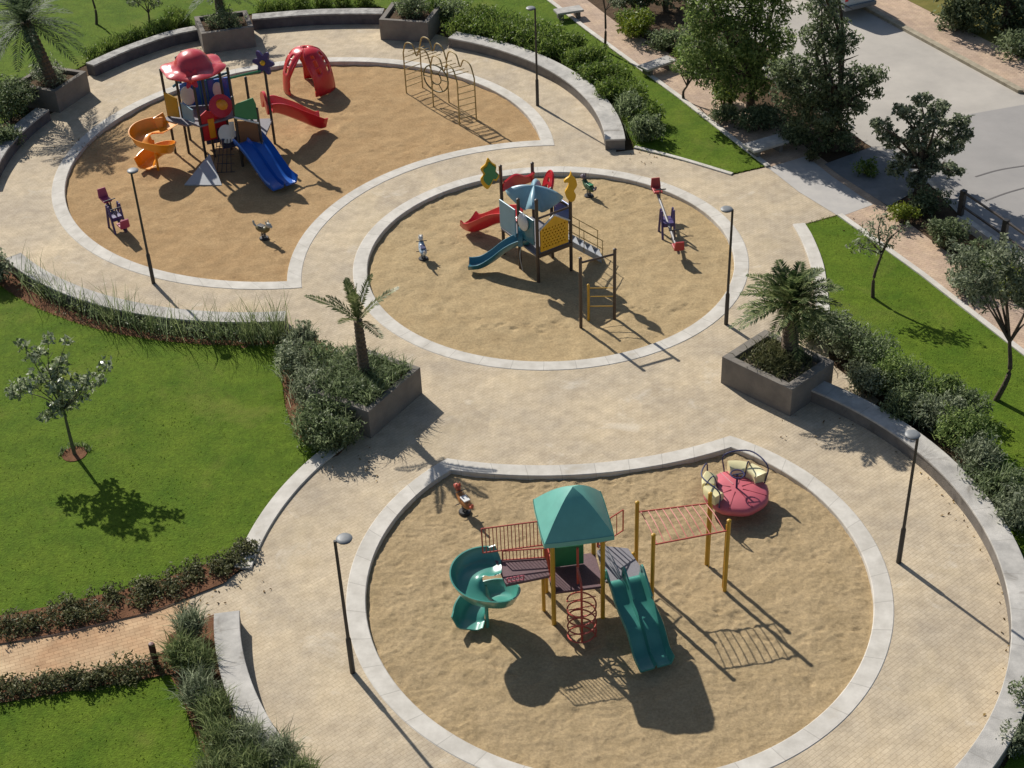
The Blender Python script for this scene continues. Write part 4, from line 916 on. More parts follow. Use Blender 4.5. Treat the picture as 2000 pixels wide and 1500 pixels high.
# ---------------------------------------------------------------- 2: middle tower
T = thing('play_tower', 'dark posted play tower with a pale blue star canopy and yellow lattice panel', 'play tower', (.98, 40.79, SZ), R(32.6))
for p, h in (((0, 0), 2.95), ((1.28, 0), 3.05), ((.12, 2.15), 3.2), ((1.30, 2.1), 2.95), ((.04, 1.08), 2.5), ((1.29, 1.05), 2.5)): post(p, h, .055, DARKP, T)
deck([(-.04, -.04), (1.33, -.04), (1.35, 2.18), (.06, 2.2)], 1.0, DECKG, T)
MB().box((.65, -.03, .98), (1.3, .07, .12)).build('deck_edge', DARKP, T)
hol = []
for iy in range(7):
    for ix in range(9):
        cx = .10+ix*.118+(.059 if iy % 2 else 0); cy = .14+iy*.102
        if .08 < cx < .98: hol.append([(cx+.034, cy), (cx, cy+.034), (cx-.034, cy), (cx, cy-.034)])
MB().plate_holes([(0, 0), (1.06, 0), (1.06, .78), (.53, 1.12), (0, .78)], hol, (.11, 0, 1.08), (1, 0, 0), (0, 0, 1), .05).build('lattice_panel', YEL, T)
MB().box((.64, .06, 1.5), (1.0, .02, .8)).build('backing', paint('amber_backing', (.50, .24, .02), .5), T)
o = MB(); o.tube([(.05, -.02, 1.86), (.64, -.02, 2.24)], .03, 6); o.tube([(.64, -.02, 2.24), (1.23, -.02, 1.84)], .03, 6); o.build('gable_trim', WHT, T)
o = MB(); o.tube([(0, 0, 2.3), (1.28, 0, 2.3)], .035, 8); o.tube([(1.28, 0, 2.25), (1.3, 2.1, 2.3)], .035, 8); o.build('beam', DARKP, T)
# star canopy: four arms falling to the posts with valleys between
n = 48; rings = 9; vs = []; fs = []
for j in range(rings+1):
    f = j/rings
    for i in range(n):
        a = 2*PI*i/n; arm = .5+.5*math.cos(4*(a-PI/4)); arm = arm**1.6; rr = (.46+.46*arm)*f; zz = 2.80-.06*f*f-(.62*(1-arm))*f**1.4-.22*arm*f**3
        vs.append((.66+rr*math.cos(a)*.92, 1.08+rr*math.sin(a)*1.12, zz))
for j in range(rings):
    for i in range(n): i2 = (i+1) % n; fs.append((j*n+i, j*n+i2, (j+1)*n+i2, (j+1)*n+i))
k = len(vs); fs += [tuple(i+k for i in reversed(f)) for f in fs]; vs += [(x, y, z-.05) for x, y, z in vs]
fs += [(rings*n+i, rings*n+(i+1) % n, k+rings*n+(i+1) % n, k+rings*n+i) for i in range(n)]
MB().add(vs, fs).build('star_canopy', PALE, T, smooth=True, ang=60)
MB().box((1.34, .55, 1.95), (.05, .85, .7)).build('panel', BLUE, T, bevel=.02)
MB().box((-.03, .52, 1.75), (.05, .8, .9)).build('panel', TEALB, T, bevel=.02)
MB().ell((-.1, .62, 1.95), (.12, .26, .3)).build('bubble_window', WHT, T, smooth=True)
MB().box((.0, 1.65, 1.6), (.05, .9, 1.0)).build('panel', PALE, T, bevel=.02)
o = MB(); wv = [(i/16*1.15, .45+.13*math.sin(i/16*PI*2.1-.6)) for i in range(17)]
o.plate([(0, 0), (1.15, 0)]+list(reversed(wv)), (.14, 2.14, 2.32), (1, -.03, 0), (0, -.35, 1), .07).build('wavy_panel', REDP, T, smooth=True)
o = MB(); o.plate_holes(circ(0, 0, .30, .46, 28), [circ(0, .22, .085), circ(0, 0, .085), circ(0, -.22, .085)], (1.36, 1.35, 2.42), (.25, 1, 0), (.35, 0, 1), .06)
o.tube([Vector((1.36, 1.35, 2.42))+Vector((.25, 1, 0)).normalized()*x*1.1+Vector((.35, 0, 1)).normalized()*y*1.1 for x, y in circ(0, 0, .30, .46, 28)], .04, 6, closed=True)
o.build('ring_panel', REDP, T, smooth=True)
sea = [(0, -.05), (.12, 0), (.16, .18), (.10, .32), (.20, .5), (.16, .72), (.06, .84), (.02, 1.0), (-.03, .84), (-.17, .74), (-.2, .64), (-.06, .62), (-.1, .45), (-.18, .3), (-.12, .08)]
MB().plate([(x, y) for x, y in smooth_poly([(a, b, 0) for a, b in sea], 3, True) for x, y in [(x, y)]] if False else [(p.x, p.y) for p in smooth_poly([(a, b, 0) for a, b in sea], 3, True)], (1.28, -.02, 2.55), (.9, -.45, 0), (0, 0, 1), .09).build('ornament', YEL, T, smooth=True)
lf = [(-.30, .05), (-.36, .25), (-.26, .42), (-.34, .62), (-.18, .78), (-.10, .98), (.02, .82), (.16, .7), (.14, .5), (.24, .34), (.14, .18), (.05, .2), (-.04, .02), (-.16, -.1)]
s2 = [(p.x, p.y) for p in smooth_poly([(a, b, 0) for a, b in lf], 3, True)]
MB().plate(s2, (-.22, 2.15, 2.62), (.84, -.54, 0), (0, 0, 1), .07).build('ornament', YEL, T, smooth=True)
MB().plate([(x*.78-.01, y*.74+.14) for x, y in s2], (-.22, 2.10, 2.62), (.84, -.54, 0), (0, 0, 1), .10).build('ornament_face', GRN, T, smooth=True)
slide([(.22, .78, 1.05), (-.02, .97, 1.03), (-.35, 1.24, .78), (-.68, 1.5, .42), (-.98, 1.74, .17), (-1.22, 1.93, .10), (-1.34, 2.02, .10)], uprof(.26, .2, .2), TEALB, T)
o = MB(); hood = [(.33*math.cos(a), .55*math.sin(a)) for a in [PI*i/10 for i in range(11)]]
hood = hood+[(x*.8, y*.85) for x, y in reversed(hood)]
o.plate(hood, (.02, .95, 1.05), (.62, .78, 0), (0, 0, 1), .14).build('slide_hood', TEALB, T, smooth=True)
slide([(.62, 2.15, 1.05), (.58, 2.4, 1.02), (.45, 2.9, .80), (.28, 3.4, .45), (.14, 3.8, .2), (.04, 4.1, .16), (-.02, 4.3, .26)], uprof(.36, .36, .36, .05), REDP, T, 'scoop_slide')
o = MB(); s0, s1 = Vector((1.34, .55, 1.0)), Vector((2.5, .05, .05)); dv = s1-s0; sdv = Vector((-dv.y, dv.x, 0)).normalized()
for sg in (-.3, .3): o.sweep([s0+sdv*sg, s1+sdv*sg], [(-.02, -.08), (.02, -.08), (.02, .08), (-.02, .08)])
for k in range(5): p = s0.lerp(s1, (k+.5)/5); o.box(p, (.24, .6, .03), math.atan2(dv.y, dv.x))
o.build('stairs', GREY, T)
o = MB()
for sg in (-.34, .34):
    for hh in (.45, .75): o.tube([s0+sdv*sg+Vector((0, 0, hh)), s1+sdv*sg+Vector((0, 0, hh))], .014, 6)
    for f in (.02, .5, .98): p = s0.lerp(s1, f)+sdv*sg; o.tube([p-Vector((0, 0, .05)), p+Vector((0, 0, .75))], .014, 6)
o.build('handrail', TAN, T)
o = MB()
for x0, y0 in ((.12, .15), (.05, 1.0)): o.tube(smooth_poly([(x0, y0, .9), (x0-.1, y0-.05, .5), (x0-.02, y0-.1, -.1)], 4), .02, 6)
o.build('brace', GREY, T)
# chin-up bars in front of it
T = thing('chin_up_bar', 'pair of dark posts joined by a top bar, in front of the middle play tower', 'climbing bar', (2.16, 38.09, SZ), R(22))
post((0, 0), 2.43, .05, DARKP, T); post((1.13, 0), 2.43, .05, DARKP, T); post((.42, .34), 1.2, .04, Y_post, T)
MB().tube([(0, 0, 2.28), (1.13, 0, 2.28)], .035, 8).build('bar', DARKP, T)
o = MB()
for zz in (.45, .8, 1.1): o.tube([(.42, .34, zz), (1.13, 0, zz)], .014, 6)
o.build('rung', Y_post, T)
# ---------------------------------------------------------------- 3: large tower with the red hat
OX, OY = -10.5, 51.0
T = thing('play_tower', 'large play tower with a red hat shaped roof and slides in orange, blue and red', 'play tower', (OX, OY, SZ))
for p, h in (((-1.70, .15), 3.3), ((-1.18, .05), 3.3), ((-.42, -.68), 3.35), ((-.14, -.42), 3.3), ((.40, .15), 3.3), ((.74, .0), 3.3), ((-1.3, 1.2), 3.3), ((.15, 1.25), 3.3), ((1.98, .55), 3.0), ((1.25, .5), 2.7), ((1.0, -1.28), 2.75), ((1.82, -1.35), 2.3)): post(p, h, .05, BLK, T)
deck([(-1.78, .15), (-.42, -.76), (.82, -.02), (.4, 1.35), (-1.35, 1.3)], 1.45, DECKG, T)
deck([(-2.0, .02), (-.95, -.62), (-.52, -.42), (-1.5, .3)], 1.44, DECKG, T)
deck([(.86, -.1), (.95, -1.32), (1.86, -1.4), (2.02, .6), (1.0, .62)], 1.0, DECKG, T)
# hat roof
hb = MB(); n = 48; prof = [(1.20, -.06), (1.22, .0), (1.14, .05), (.92, .07), (.74, .12), (.66, .26), (.58, .40), (.46, .52), (.30, .60), (.13, .64), (.02, .645)]
hv = []; hf_ = []
for i in range(n):
    a = 2*PI*i/n
    for r_, z_ in prof:
        lobe = 1+(.06*math.cos(6*a+.5) if r_ > .9 else .02*math.cos(6*a+.5)); hv.append((-.48+r_*lobe*math.cos(a)*.93, .0+r_*lobe*math.sin(a)*.93, 3.40+z_+(.035*math.cos(6*a+.5) if r_ > .9 else 0)))
k = len(prof)
for i in range(n):
    j = (i+1) % n
    for e in range(k-1): hf_.append((i*k+e, j*k+e, j*k+e+1, i*k+e+1))
hf_.append(tuple(i*k+k-1 for i in range(n))); hf_.append(tuple(i*k for i in reversed(range(n))))
hb.add(hv, hf_).build('hat_roof', PINK, T, smooth=True, ang=60)
def flower(c, r, u, v_, m, parent, th=.1):
    pts = [(r*(1+.28*math.cos(6*a))*math.cos(a), r*(1+.28*math.cos(6*a))*math.sin(a)) for a in [2*PI*i/48 for i in range(48)]]
    return MB().plate(pts, c, u, v_, th).build('flower_ornament', m, parent, smooth=True)
flower((-.42, -.86, 3.32), .28, (1, .2, 0), (0, .5, 1), REDP, T, .16); MB().ell((-.42, -.98, 3.3), (.12, .1, .12)).build('flower_heart', REDP, T, smooth=True)
flower((1.98, .5, 3.25), .36, (1, -.5, 0), (0, .2, 1), PURP, T); MB().ell((1.96, .42, 3.27), (.1, .1, .1)).build('flower_heart', YEL, T, smooth=True)
MB().tube([(.74, 0, 2.92), (1.98, .55, 2.95)], .045, 8).build('beam', GRN, T, smooth=True)
o = MB(); o.tube(smooth_poly([(-1.5, .75, 2.35), (-1.0, .9, 2.62), (-.2, 1.0, 2.5), (.6, .95, 2.75)], 6), .05, 8); o.build('arched_rail', TEALB, T, smooth=True)
o = MB(); o.plate([(0, 0), (1.9, 0), (1.9, 1.05), (1.3, .98), (.6, 1.1), (0, .85)], (-1.3, .95, 1.48), (1, .05, 0), (0, 0, 1), .06).build('panel', BLUE, T)
o = MB(); o.tube([(-.55, .9, 1.5), (-.55, .9, 2.5)], .03, 6); o.tube([(-.3, .9, 1.5), (-.3, .9, 2.5)], .03, 6); o.build('bar', TEALB, T)
for c, r_, m_ in (((-1.02, .80, 1.95), (.28, .06, .38), WHT), ((.12, .82, 2.1), (.2, .06, .34), WHT)): MB().ell(c, r_, 16, 10).build('porthole', m_, T, smooth=True)
MB().plate([(0, 0), (.52, 0), (.52, 1.0), (.26, 1.16), (0, 1.0)], (-.40, -.64, .78), (.9, .42, 0), (0, 0, 1), .06).build('panel', REDP, T)
MB().plate([(0, 0), (.22, 0), (.22, .75), (0, .75)], (-.16, -.57, .86), (.9, .42, 0), (0, 0, 1), .07).build('panel_inset', ORG, T)
o = MB(); o.lathe([(.20, -.05), (.42, -.05), (.42, .08), (.20, .08)], (0, 0, 0), 24)
rot = Matrix.Rotation(R(62), 3, 'X'); o.v = [tuple(Vector((.34, -.28, 1.98))+Matrix.Rotation(R(20), 3, 'Z') @ (rot @ Vector(p))) for p in o.v]
o.build('tunnel_ring', REDP, T, smooth=True)
MB().ell((.36, -.27, 1.98), (.25, .16, .25)).build('bubble', ORG, T, smooth=True)
MB().plate([(0, 0), (.5, 0), (.5, .8), (0, .8)], (-.05, -.3, 1.1), (.9, .42, 0), (0, 0, 1), .05).build('panel', REDP, T)
MB().plate(circ(.3, .3, .3, .34, 20), (.2, -.85, .82), (.9, -.1, 0), (0, .3, 1), .05).build('panel', WHT, T, smooth=True)
MB().box((.76, -.95, 1.35), (.18, .05, .6), R(8)).build('panel', WHT, T, bevel=.02)
MB().box((.55, -.55, .75), (.7, .5, .4), R(20)).build('step_box', NAVY, T, bevel=.02)
MB().box((1.41, -1.33, 1.42), (.72, .05, .82), R(-5)).build('panel', BRN, T, bevel=.015)
MB().plate([(0, 0), (.8, 0), (.8, .55), (.72, .80), (.1, .58), (0, .5)], (1.01, -1.33, 1.92), (1, -.09, 0), (0, .1, 1), .06).build('panel', GRN, T)
o = MB(); o.tube([(.98, -1.38, 2.02), (1.84, -1.45, 1.78)], .035, 8); o.build('bar', WHT, T)
MB().plate([(0, 0), (.5, 0), (.5, .75), (0, .95)], (-1.72, .12, 1.5), (.9, -.35, 0), (0, 0, 1), .05).build('panel', paint('amber_panel', (.50, .30, .03), .4), T)
spiral((-2.10, -1.25), .42, [(56, 1.40), (150, 1.34), (265, 1.12), (350, .72), (440, .40), (520, .13)], .34, .08, .36, ORG, T, (-1.5, -.45, 1.46), .28)
MB().tube([(-2.10, -1.25, -.1), (-2.10, -1.25, 1.2)], .045, 8).build('support', ORG, T, smooth=True)
slide([(1.3, -1.3, 1.05), (1.42, -1.45, 1.04), (1.78, -1.88, .76), (2.12, -2.3, .40), (2.4, -2.66, .16), (2.6, -2.92, .10), (2.72, -3.08, .10)], [(x*1.28, y*1.1) for x, y in dbl], BLUE, T, 'double_slide')
slide([(1.98, .85, 1.2), (2.15, .9, 1.18), (2.55, 1.08, .92), (2.95, 1.26, .62), (3.25, 1.42, .36), (3.52, 1.58, .16), (3.72, 1.7, .12)], uprof(.36, .42, .42, .05), REDP, T, 'scoop_slide')
o = MB(); o.plate([(p.x, p.y) for p in smooth_poly([(-.45, 0, 0), (-.42, .45, 0), (0, .72, 0), (.42, .45, 0), (.45, 0, 0), (.25, 0, 0), (0, .4, 0), (-.25, 0, 0)], 3, True)], (1.75, .95, 1.2), (.4, -1, 0), (0, 0, 1), .1).build('slide_hood', REDP, T, smooth=True)
o = MB(); o.add([(-.95, -2.55, .03), (.42, -2.7, .03), (-.12, -1.35, .62), (-.95, -2.55, -.03), (.42, -2.7, -.03), (-.12, -1.35, .56)], [(0, 1, 2), (5, 4, 3), (0, 3, 4, 1), (1, 4, 5, 2), (2, 5, 3, 0)]); o.build('climbing_ramp', GREY, T)
o = MB()
for k in range(5): o.tube([(.15+.12*k, -.9, .95), (-.1+.18*k, -1.75, -.1)], .015, 5)
for k in range(4): o.tube([(.1, -1.05-.2*k, .75-.25*k), (.75, -1.05-.2*k, .75-.25*k)], .015, 5)
o.build('climbing_net', BLK, T)
MB().box((1.4, -.6, .5), (.75, .05, .85)).build('panel', NAVY, T, bevel=.02)  # this and the next two: dark panels also standing in for underside shade
MB().box((.95, -.5, .45), (.05, 1.3, .8)).build('panel', BLK, T, bevel=.02)
MB().box((-.1, .5, .7), (.9, .05, 1.1), R(20)).build('panel', NAVY, T, bevel=.02)
MB().plate([(0, 0), (.62, 0), (.62, .5), (0, .62)], (-1.1, -.15, 1.5), (.62, -.55, 0), (0, 0, 1), .05).build('panel', PALE, T)
# ---------------------------------------------------------------- red arch climber
T = thing('dome_climber', 'red plastic dome climber with arched openings and round holes beside the large tower', 'dome climber', (-7.62, 56.35, SZ), R(-8))
PET = [(208, 62, 24), (-30, 60, 32), (88, 42, 24)]           # azimuth, half width at the crown side, half width at the foot
for az0, hw1, hw0 in PET:
    nu, nv = 22, 14; vs = []; fs = []
    def dome_pt(u, v_):
        """u 0 foot .. 1 crown, v_ -1..1 across the petal"""
        el = R(2+86*u); hw = hw0+(60-hw0)*max(0, (u-.25)/.75)**.8
        a = R(az0+hw*v_); rr = 1.02*math.cos(el)**.72; return Vector((rr*math.cos(a), rr*.92*math.sin(a), 1.78*math.sin(el)**.9-.05))
    for i in range(nu+1):
        for j in range(nv+1): vs.append(dome_pt(i/nu, -1+2*j/nv))
    hol = [(u, v_) for u in (.36, .52, .68) for v_ in (-.42, .42)]
    for i in range(nu):
        for j in range(nv):
            u = (i+.5)/nu; v_ = -1+2*(j+.5)/nv
            if any(((u-h0)/.055)**2+((v_-k0)/.20)**2 < 1 for h0, k0 in hol): continue
            fs.append((i*(nv+1)+j, (i+1)*(nv+1)+j, (i+1)*(nv+1)+j+1, i*(nv+1)+j+1))
    ob = MB().add(vs, fs).build('dome_petal', REDP, T, smooth=True, ang=70)
    sd_ = ob.modifiers.new('wall', 'SOLIDIFY'); sd_.thickness = .06; sd_.offset = 0
    o = MB()
    for v_ in (-1, 1): o.tube([dome_pt(i/18, v_) for i in range(18)], .045, 7)
    o.build('rim', REDP, T, smooth=True)
# ---------------------------------------------------------------- yellow climbing frame
T = thing('climbing_frame', 'thin yellow tube climbing frame with looped tops at the far rim of the sand', 'climbing frame', (-2.35, 54.3, SZ))
prs = [((-1.35, 1.25), (-.72, 1.75)), ((-.25, -.05), (.35, .3)), ((.78, -1.85), (1.42, -1.5))]
hs = [1.75, 1.45, 1.75]
for a, b in prs:
    for q in (a, b): MB().tube([(q[0], q[1], -.15), (q[0], q[1], 1.7)], .028, 7).build('post', TAN, T, smooth=True)
for k in (0, 1):
    o = MB(); L_ = [Vector((*p[k], 1.7)) for p in prs]
    for i in (0, 1):
        m_ = L_[i].lerp(L_[i+1], .5); q = smooth_poly([L_[i], L_[i].lerp(m_, .25)+Vector((0, 0, .45)), L_[i].lerp(m_, .75)+Vector((0, 0, .5)), m_+Vector((0, 0, .12)), m_.lerp(L_[i+1], .3)+Vector((0, 0, .5)), m_.lerp(L_[i+1], .75)+Vector((0, 0, .45)), L_[i+1]], 6); o.tube(q, .028, 7)
    o.build('looped_rail', TAN, T, smooth=True)
o = MB()
for a, b in (prs[0], prs[2]):
    for zz in (.25, .5, .75, 1.0, 1.25, 1.5): o.tube([(*a, zz), (*b, zz)], .017, 6)
for i in (0, 1):
    for f in (.2, .35, .5, .65, .8):
        a = Vector((*prs[i][0], 1.85)).lerp(Vector((*prs[i+1][0], 1.85)), f); b = Vector((*prs[i][1], 1.85)).lerp(Vector((*prs[i+1][1], 1.85)), f); o.tube([a, b], .017, 6)
o.build('rung', TAN, T, smooth=True)
o = MB(); cc = Vector((-.1, .25, 1.0)); u = Vector((.78, -.62, 0)); w_ = Vector((0, 0, 1))
o.tube([cc+u*.62*math.cos(a)+w_*.55*math.sin(a) for a in [2*PI*i/28 for i in range(28)]], .03, 7, closed=True)
o.tube([cc+u*.26*math.cos(a)+w_*.24*math.sin(a) for a in [2*PI*i/20 for i in range(20)]], .025, 6, closed=True)
for a in range(6): a = a*PI/3; o.tube([cc+u*.26*math.cos(a)+w_*.24*math.sin(a), cc+u*.62*math.cos(a)+w_*.55*math.sin(a)], .018, 6)
o.build('wheel', paint('olive_tube', (.16, .14, .06), .5), T, smooth=True)
# ---------------------------------------------------------------- merry-go-round
T = thing('merry_go_round', 'red merry-go-round with cream curved seats and dark hoops, in the corner of the sand', 'merry-go-round', (5.6, 29.55, SZ), R(12))
MB().lathe([(.25, 0), (.3, .16), (.62, .18), (.80, .27), (.84, .36), (.82, .44), (.74, .50), (.35, .54), (.01, .55)], n=32, lobes=8, lob=.02).build('platform', MGR, T, smooth=True, ang=50)
o = MB()
for k in range(8): a = k*PI/4+.2; o.tube([(.16*math.cos(a), .16*math.sin(a), .55), (.78*math.cos(a), .78*math.sin(a), .495)], .014, 5)
o.build('rib', paint('merry_rib', (.30, .04, .06), .5), T)
MB().tube([(0, 0, .5), (0, 0, 1.0)], .03, 8).build('pole', NAVY, T)
o = MB(); o.tube([(.17*math.cos(a), .17*math.sin(a), 1.0) for a in [2*PI*i/20 for i in range(20)]], .018, 6, closed=True); o.tube([(-.17, 0, 1.0), (.17, 0, 1.0)], .014, 5); o.build('hand_wheel', NAVY, T, smooth=True)
for a0, nm in ((178, 'l'), (52, 'r')):
    for da in (-25, 17):
        o = MB(); ar = [(.70*math.cos(R(a0+da+q)), .70*math.sin(R(a0+da+q)), .62) for q in range(-19, 20, 4)]
        o.sweep(ar, [(-.17, -.12), (.17, -.12), (.19, .10), (.15, .15), (-.12, .12), (-.17, .05)]); o.build('seat', CREAM, T, smooth=True, ang=50)
    o = MB(); h0 = R(a0-44); h1 = R(a0+40)
    o.tube(smooth_poly([(.82*math.cos(h0), .82*math.sin(h0), .45), (.86*math.cos(h0), .86*math.sin(h0), 1.0), (.93*math.cos((h0+h1)/2), .93*math.sin((h0+h1)/2), 1.08), (.86*math.cos(h1), .86*math.sin(h1), .98), (.82*math.cos(h1), .82*math.sin(h1), .45)], 6), .02, 7)
    for q in (-8,): a = R(a0+q); o.tube(smooth_poly([(.86*math.cos(a), .86*math.sin(a), .6), (.62*math.cos(a), .62*math.sin(a), .98), (.48*math.cos(a), .48*math.sin(a), .6)], 5), .017, 6)
    o.build('hoop', NAVY, T, smooth=True)
# ---------------------------------------------------------------- spring riders
def spring_rider(label, p, rz, cb, ch, cs, tall=.0):
    t = thing('spring_rider', label, 'spring rider', (p.x, p.y, SZ), rz, group='spring riders in the sand pits'); t.scale = (.74, .74, .72)
    MB().lathe([(.22, -.05), (.22, .05), (.19, .08), (.02, .085)], n=16).build('base', BLK, t, smooth=True)
    MB().tube([(.09*math.cos(a), .09*math.sin(a), .07+.33*a/(2*PI*5)) for a in [2*PI*5*i/70 for i in range(71)]], .018, 6).build('spring', BLK, t, smooth=True)
    o = MB(); prof = [(-.42, .50, .05), (-.34, .50, .13), (-.15, .50, .17), (.08, .52, .17), (.26, .58, .14), (.36, .70, .11), (.42, .80, .05)]
    q = smooth_poly([(x, 0, z) for x, z, r_ in prof], 4); rr = []
    for i in range(len(q)):
        f = i/4; k = min(len(prof)-2, int(f)); rr.append(prof[k][2]+(prof[k+1][2]-prof[k][2])*(f-k))
    o.tube(q, rr, 10); o.build('body', cb, t, smooth=True)
    o = MB(); o.ell((.44, 0, .86+tall), (.17, .11, .13)); o.ell((.58, 0, .82+tall), (.09, .07, .07)); o.ell((.36, .07, 1.0+tall), (.035, .03, .08)); o.ell((.36, -.07, 1.0+tall), (.035, .03, .08)); o.build('head', ch, t, smooth=True)
    MB().box((-.08, 0, .675), (.34, .24, .05)).build('seat', cs, t, bevel=.015)
    o = MB(); o.tube([(.24, -.24, .80), (.24, .24, .80)], .018, 6); o.tube([(.12, -.28, .36), (.12, .28, .36)], .018, 6); o.build('handle_bar', BLK, t)
    MB().tube(smooth_poly([(-.40, 0, .52), (-.55, 0, .60), (-.60, 0, .78)], 4), [.05]*8+[.02], 7).build('tail', ch, t, smooth=True)
    return t
spring_rider('white and pale blue spring rider standing alone near the rim of the middle pit', P(827, 506, -.12), R(100), paint('pale_rider', (.35, .45, .55), .4), WHT, NAVY)
spring_rider('small dark green spring rider behind the tower with the yellow lattice panel', P(1150, 383, -.12), R(120), paint('dark_green', (.05, .11, .05), .5), paint('grey_violet', (.16, .13, .17), .5), GRN)
spring_rider('dark spring rider with pale stripes near the flower shaped shadow', P(516, 466, -.12), R(-40), paint('olive_brown', (.13, .11, .045), .5), paint('pale_grey', (.45, .45, .40), .5), BLK)
spring_rider('orange and white spring rider on the wide sand, close to the central planter', P(908, 1000, -.12), R(120), paint('rust_orange', (.42, .17, .05), .45), paint('rider_red', (.40, .08, .05), .45), WHT)
# ---------------------------------------------------------------- seesaws
def seesaw(label, a, b, cb, cs):
    a = V(a); b = V(b); m_ = (a+b)/2; L_ = (b-a).length/2; rz = math.atan2(b.y-a.y, b.x-a.x)
    t = thing('seesaw', label, 'seesaw', (m_.x, m_.y, SZ), rz, group='seesaws in the sand pits')
    tilt = .30
    zf = lambda x: .55-tilt*x/L_
    MB().tube([(-L_, 0, zf(-L_)), (L_, 0, zf(L_))], .05, 8).build('beam', cb, t, smooth=True)
    o = MB()
    for sy in (-.2, .2):
        o.tube([(-.3, sy, -.1), (-.08, sy, .95)], .04, 7); o.tube([(.3, sy, -.1), (.08, sy, .95)], .04, 7)
    o.tube([(0, -.22, .55), (0, .22, .55)], .035, 7); o.box((0, 0, .5), (.5, .34, .14)); o.build('stand', PURP, t)
    for s_ in (-1, 1):
        x = s_*(L_-.2); z = zf(x)
        MB().box((x, 0, z+.09), (.42, .30, .07)).build('seat', cs, t, bevel=.02)
        MB().plate([(-.17, 0), (.17, 0), (.14, .32), (-.14, .32)], (x+s_*.2, 0, z+.1), (0, 1, 0), (s_*.2, 0, 1), .05).build('backrest', cs, t)
        xh = s_*(L_-.62); zh = zf(xh); o = MB(); o.tube([(xh, 0, zh), (xh, 0, zh+.42)], .022, 6); o.tube([(xh, -.2, zh+.40), (xh, .2, zh+.40)], .02, 6); o.build('handle', BLK, t)
    return t
seesaw('long seesaw with purple stand and red seats at the rim of the middle pit', P(1281, 368, .75), P(1326, 488, .25), paint('grey_beam', (.20, .19, .19), .5), paint('seesaw_red', (.42, .05, .05), .45))
seesaw('long seesaw with dark beam and pink seats by the lamp post in the orange sand', P(203, 386, .75), P(244, 446, .25), paint('dark_violet', (.06, .045, .08), .5), paint('seesaw_pink', (.38, .05, .12), .45))
# ---------------------------------------------------------------- lamps
def lamp(label, base, h, off):
    p = P(*base); t = thing('street_lamp', label, 'street lamp', (p.x, p.y, 0), group='lamp posts round the plaza'); o = Vector((off[0], off[1], 0))
    MB().tube([(0, 0, -.1), (0, 0, 1.05), (0, 0, 1.1)], [.065, .062, .045], 12).build('base_sleeve', BLK, t, smooth=True)
    MB().tube([(0, 0, 1.0), (0, 0, h-.04)], [.042, .034], 10).build('pole', BLK, t, smooth=True)
    hd = MB(); hd.lathe([(.02, -.055), (.09, -.055), (.165, -.03), (.178, -.012), (.16, .008), (.09, .02), (.005, .024)], (o.x, o.y, h), 20); hd = hd.build('lamp_head', WHEAD, t, smooth=True, ang=60)
    MB().lathe([(.002, -.085), (.12, -.075), (.165, -.045)], (o.x, o.y, h), 16).build('lens', LENSM, hd, smooth=True)
    b_ = MB(); b_.tube([(0, 0, h-.07), (o.x*.5, o.y*.5, h-.05), (o.x, o.y, h-.045)], .035, 7); b_.build('bracket', BLK, t)
    return t
lamp('lamp post standing beside the sunny path in front of the orange sand pit', (300, 553), 4.05, (.06, .0))
lamp('tall lamp post at the near rim of the large pit, on the entrance path side', (689, 1313), 4.0, (.2, .03))
lamp('lamp post casting a long diagonal shadow across the paving to the street side wall', (1755, 1098), 3.95, (-.14, -.04))
lamp('lamp post between the middle sand pit and the bushy date palm', (1418, 633), 3.95, (-.17, 0))
lamp('farthest lamp post, in front of the curved wall with the pale broad top', (1050, 206), 3.95, (-.16, 0))
# ---------------------------------------------------------------- bollard, benches, railing, car
p = P(306, 1302); T = thing('bollard', 'short dark red bollard at the edge of the entrance path', 'bollard', (p.x, p.y, 0))
MB().lathe([(.075, -.1), (.075, .70), (.06, .74), (.01, .75)], n=14).build('shaft', DKRED, T, smooth=True); MB().lathe([(.11, -.02), (.11, .03), (.08, .05)], n=14).build('foot', BLK, T, smooth=True)
def bench(label, a, b, wd=.55, h=.4):
    a = V(a); b = V(b); m_ = (a+b)/2; L_ = (b-a).length; t = thing('stone_bench', label, 'bench', (m_.x, m_.y, 0), math.atan2(b.y-a.y, b.x-a.x), group='slab benches on the pink walkway')
    MB().box((0, 0, h-.05), (L_, wd, .10)).build('slab', M_cope, t, bevel=.015)
    for s_ in (-1, 1): MB().box((s_*L_*.32, 0, h/2-.08), (.16, wd*.8, h-.06)).build('leg', M_wallf, t, bevel=.01)
    return t
bench('pale slab bench on the pink walkway beside the shade of the tall dark tree', P(1462, 288, .4), P(1530, 268, .4), .7)
bench('slab bench farther up the pink walkway, next to the small forked sapling', P(1255, 132, .4), P(1312, 112, .4), .6)
bench('slab bench at the far upper end of the pink walkway', P(1085, 22, .4), P(1136, 14, .4), .6)
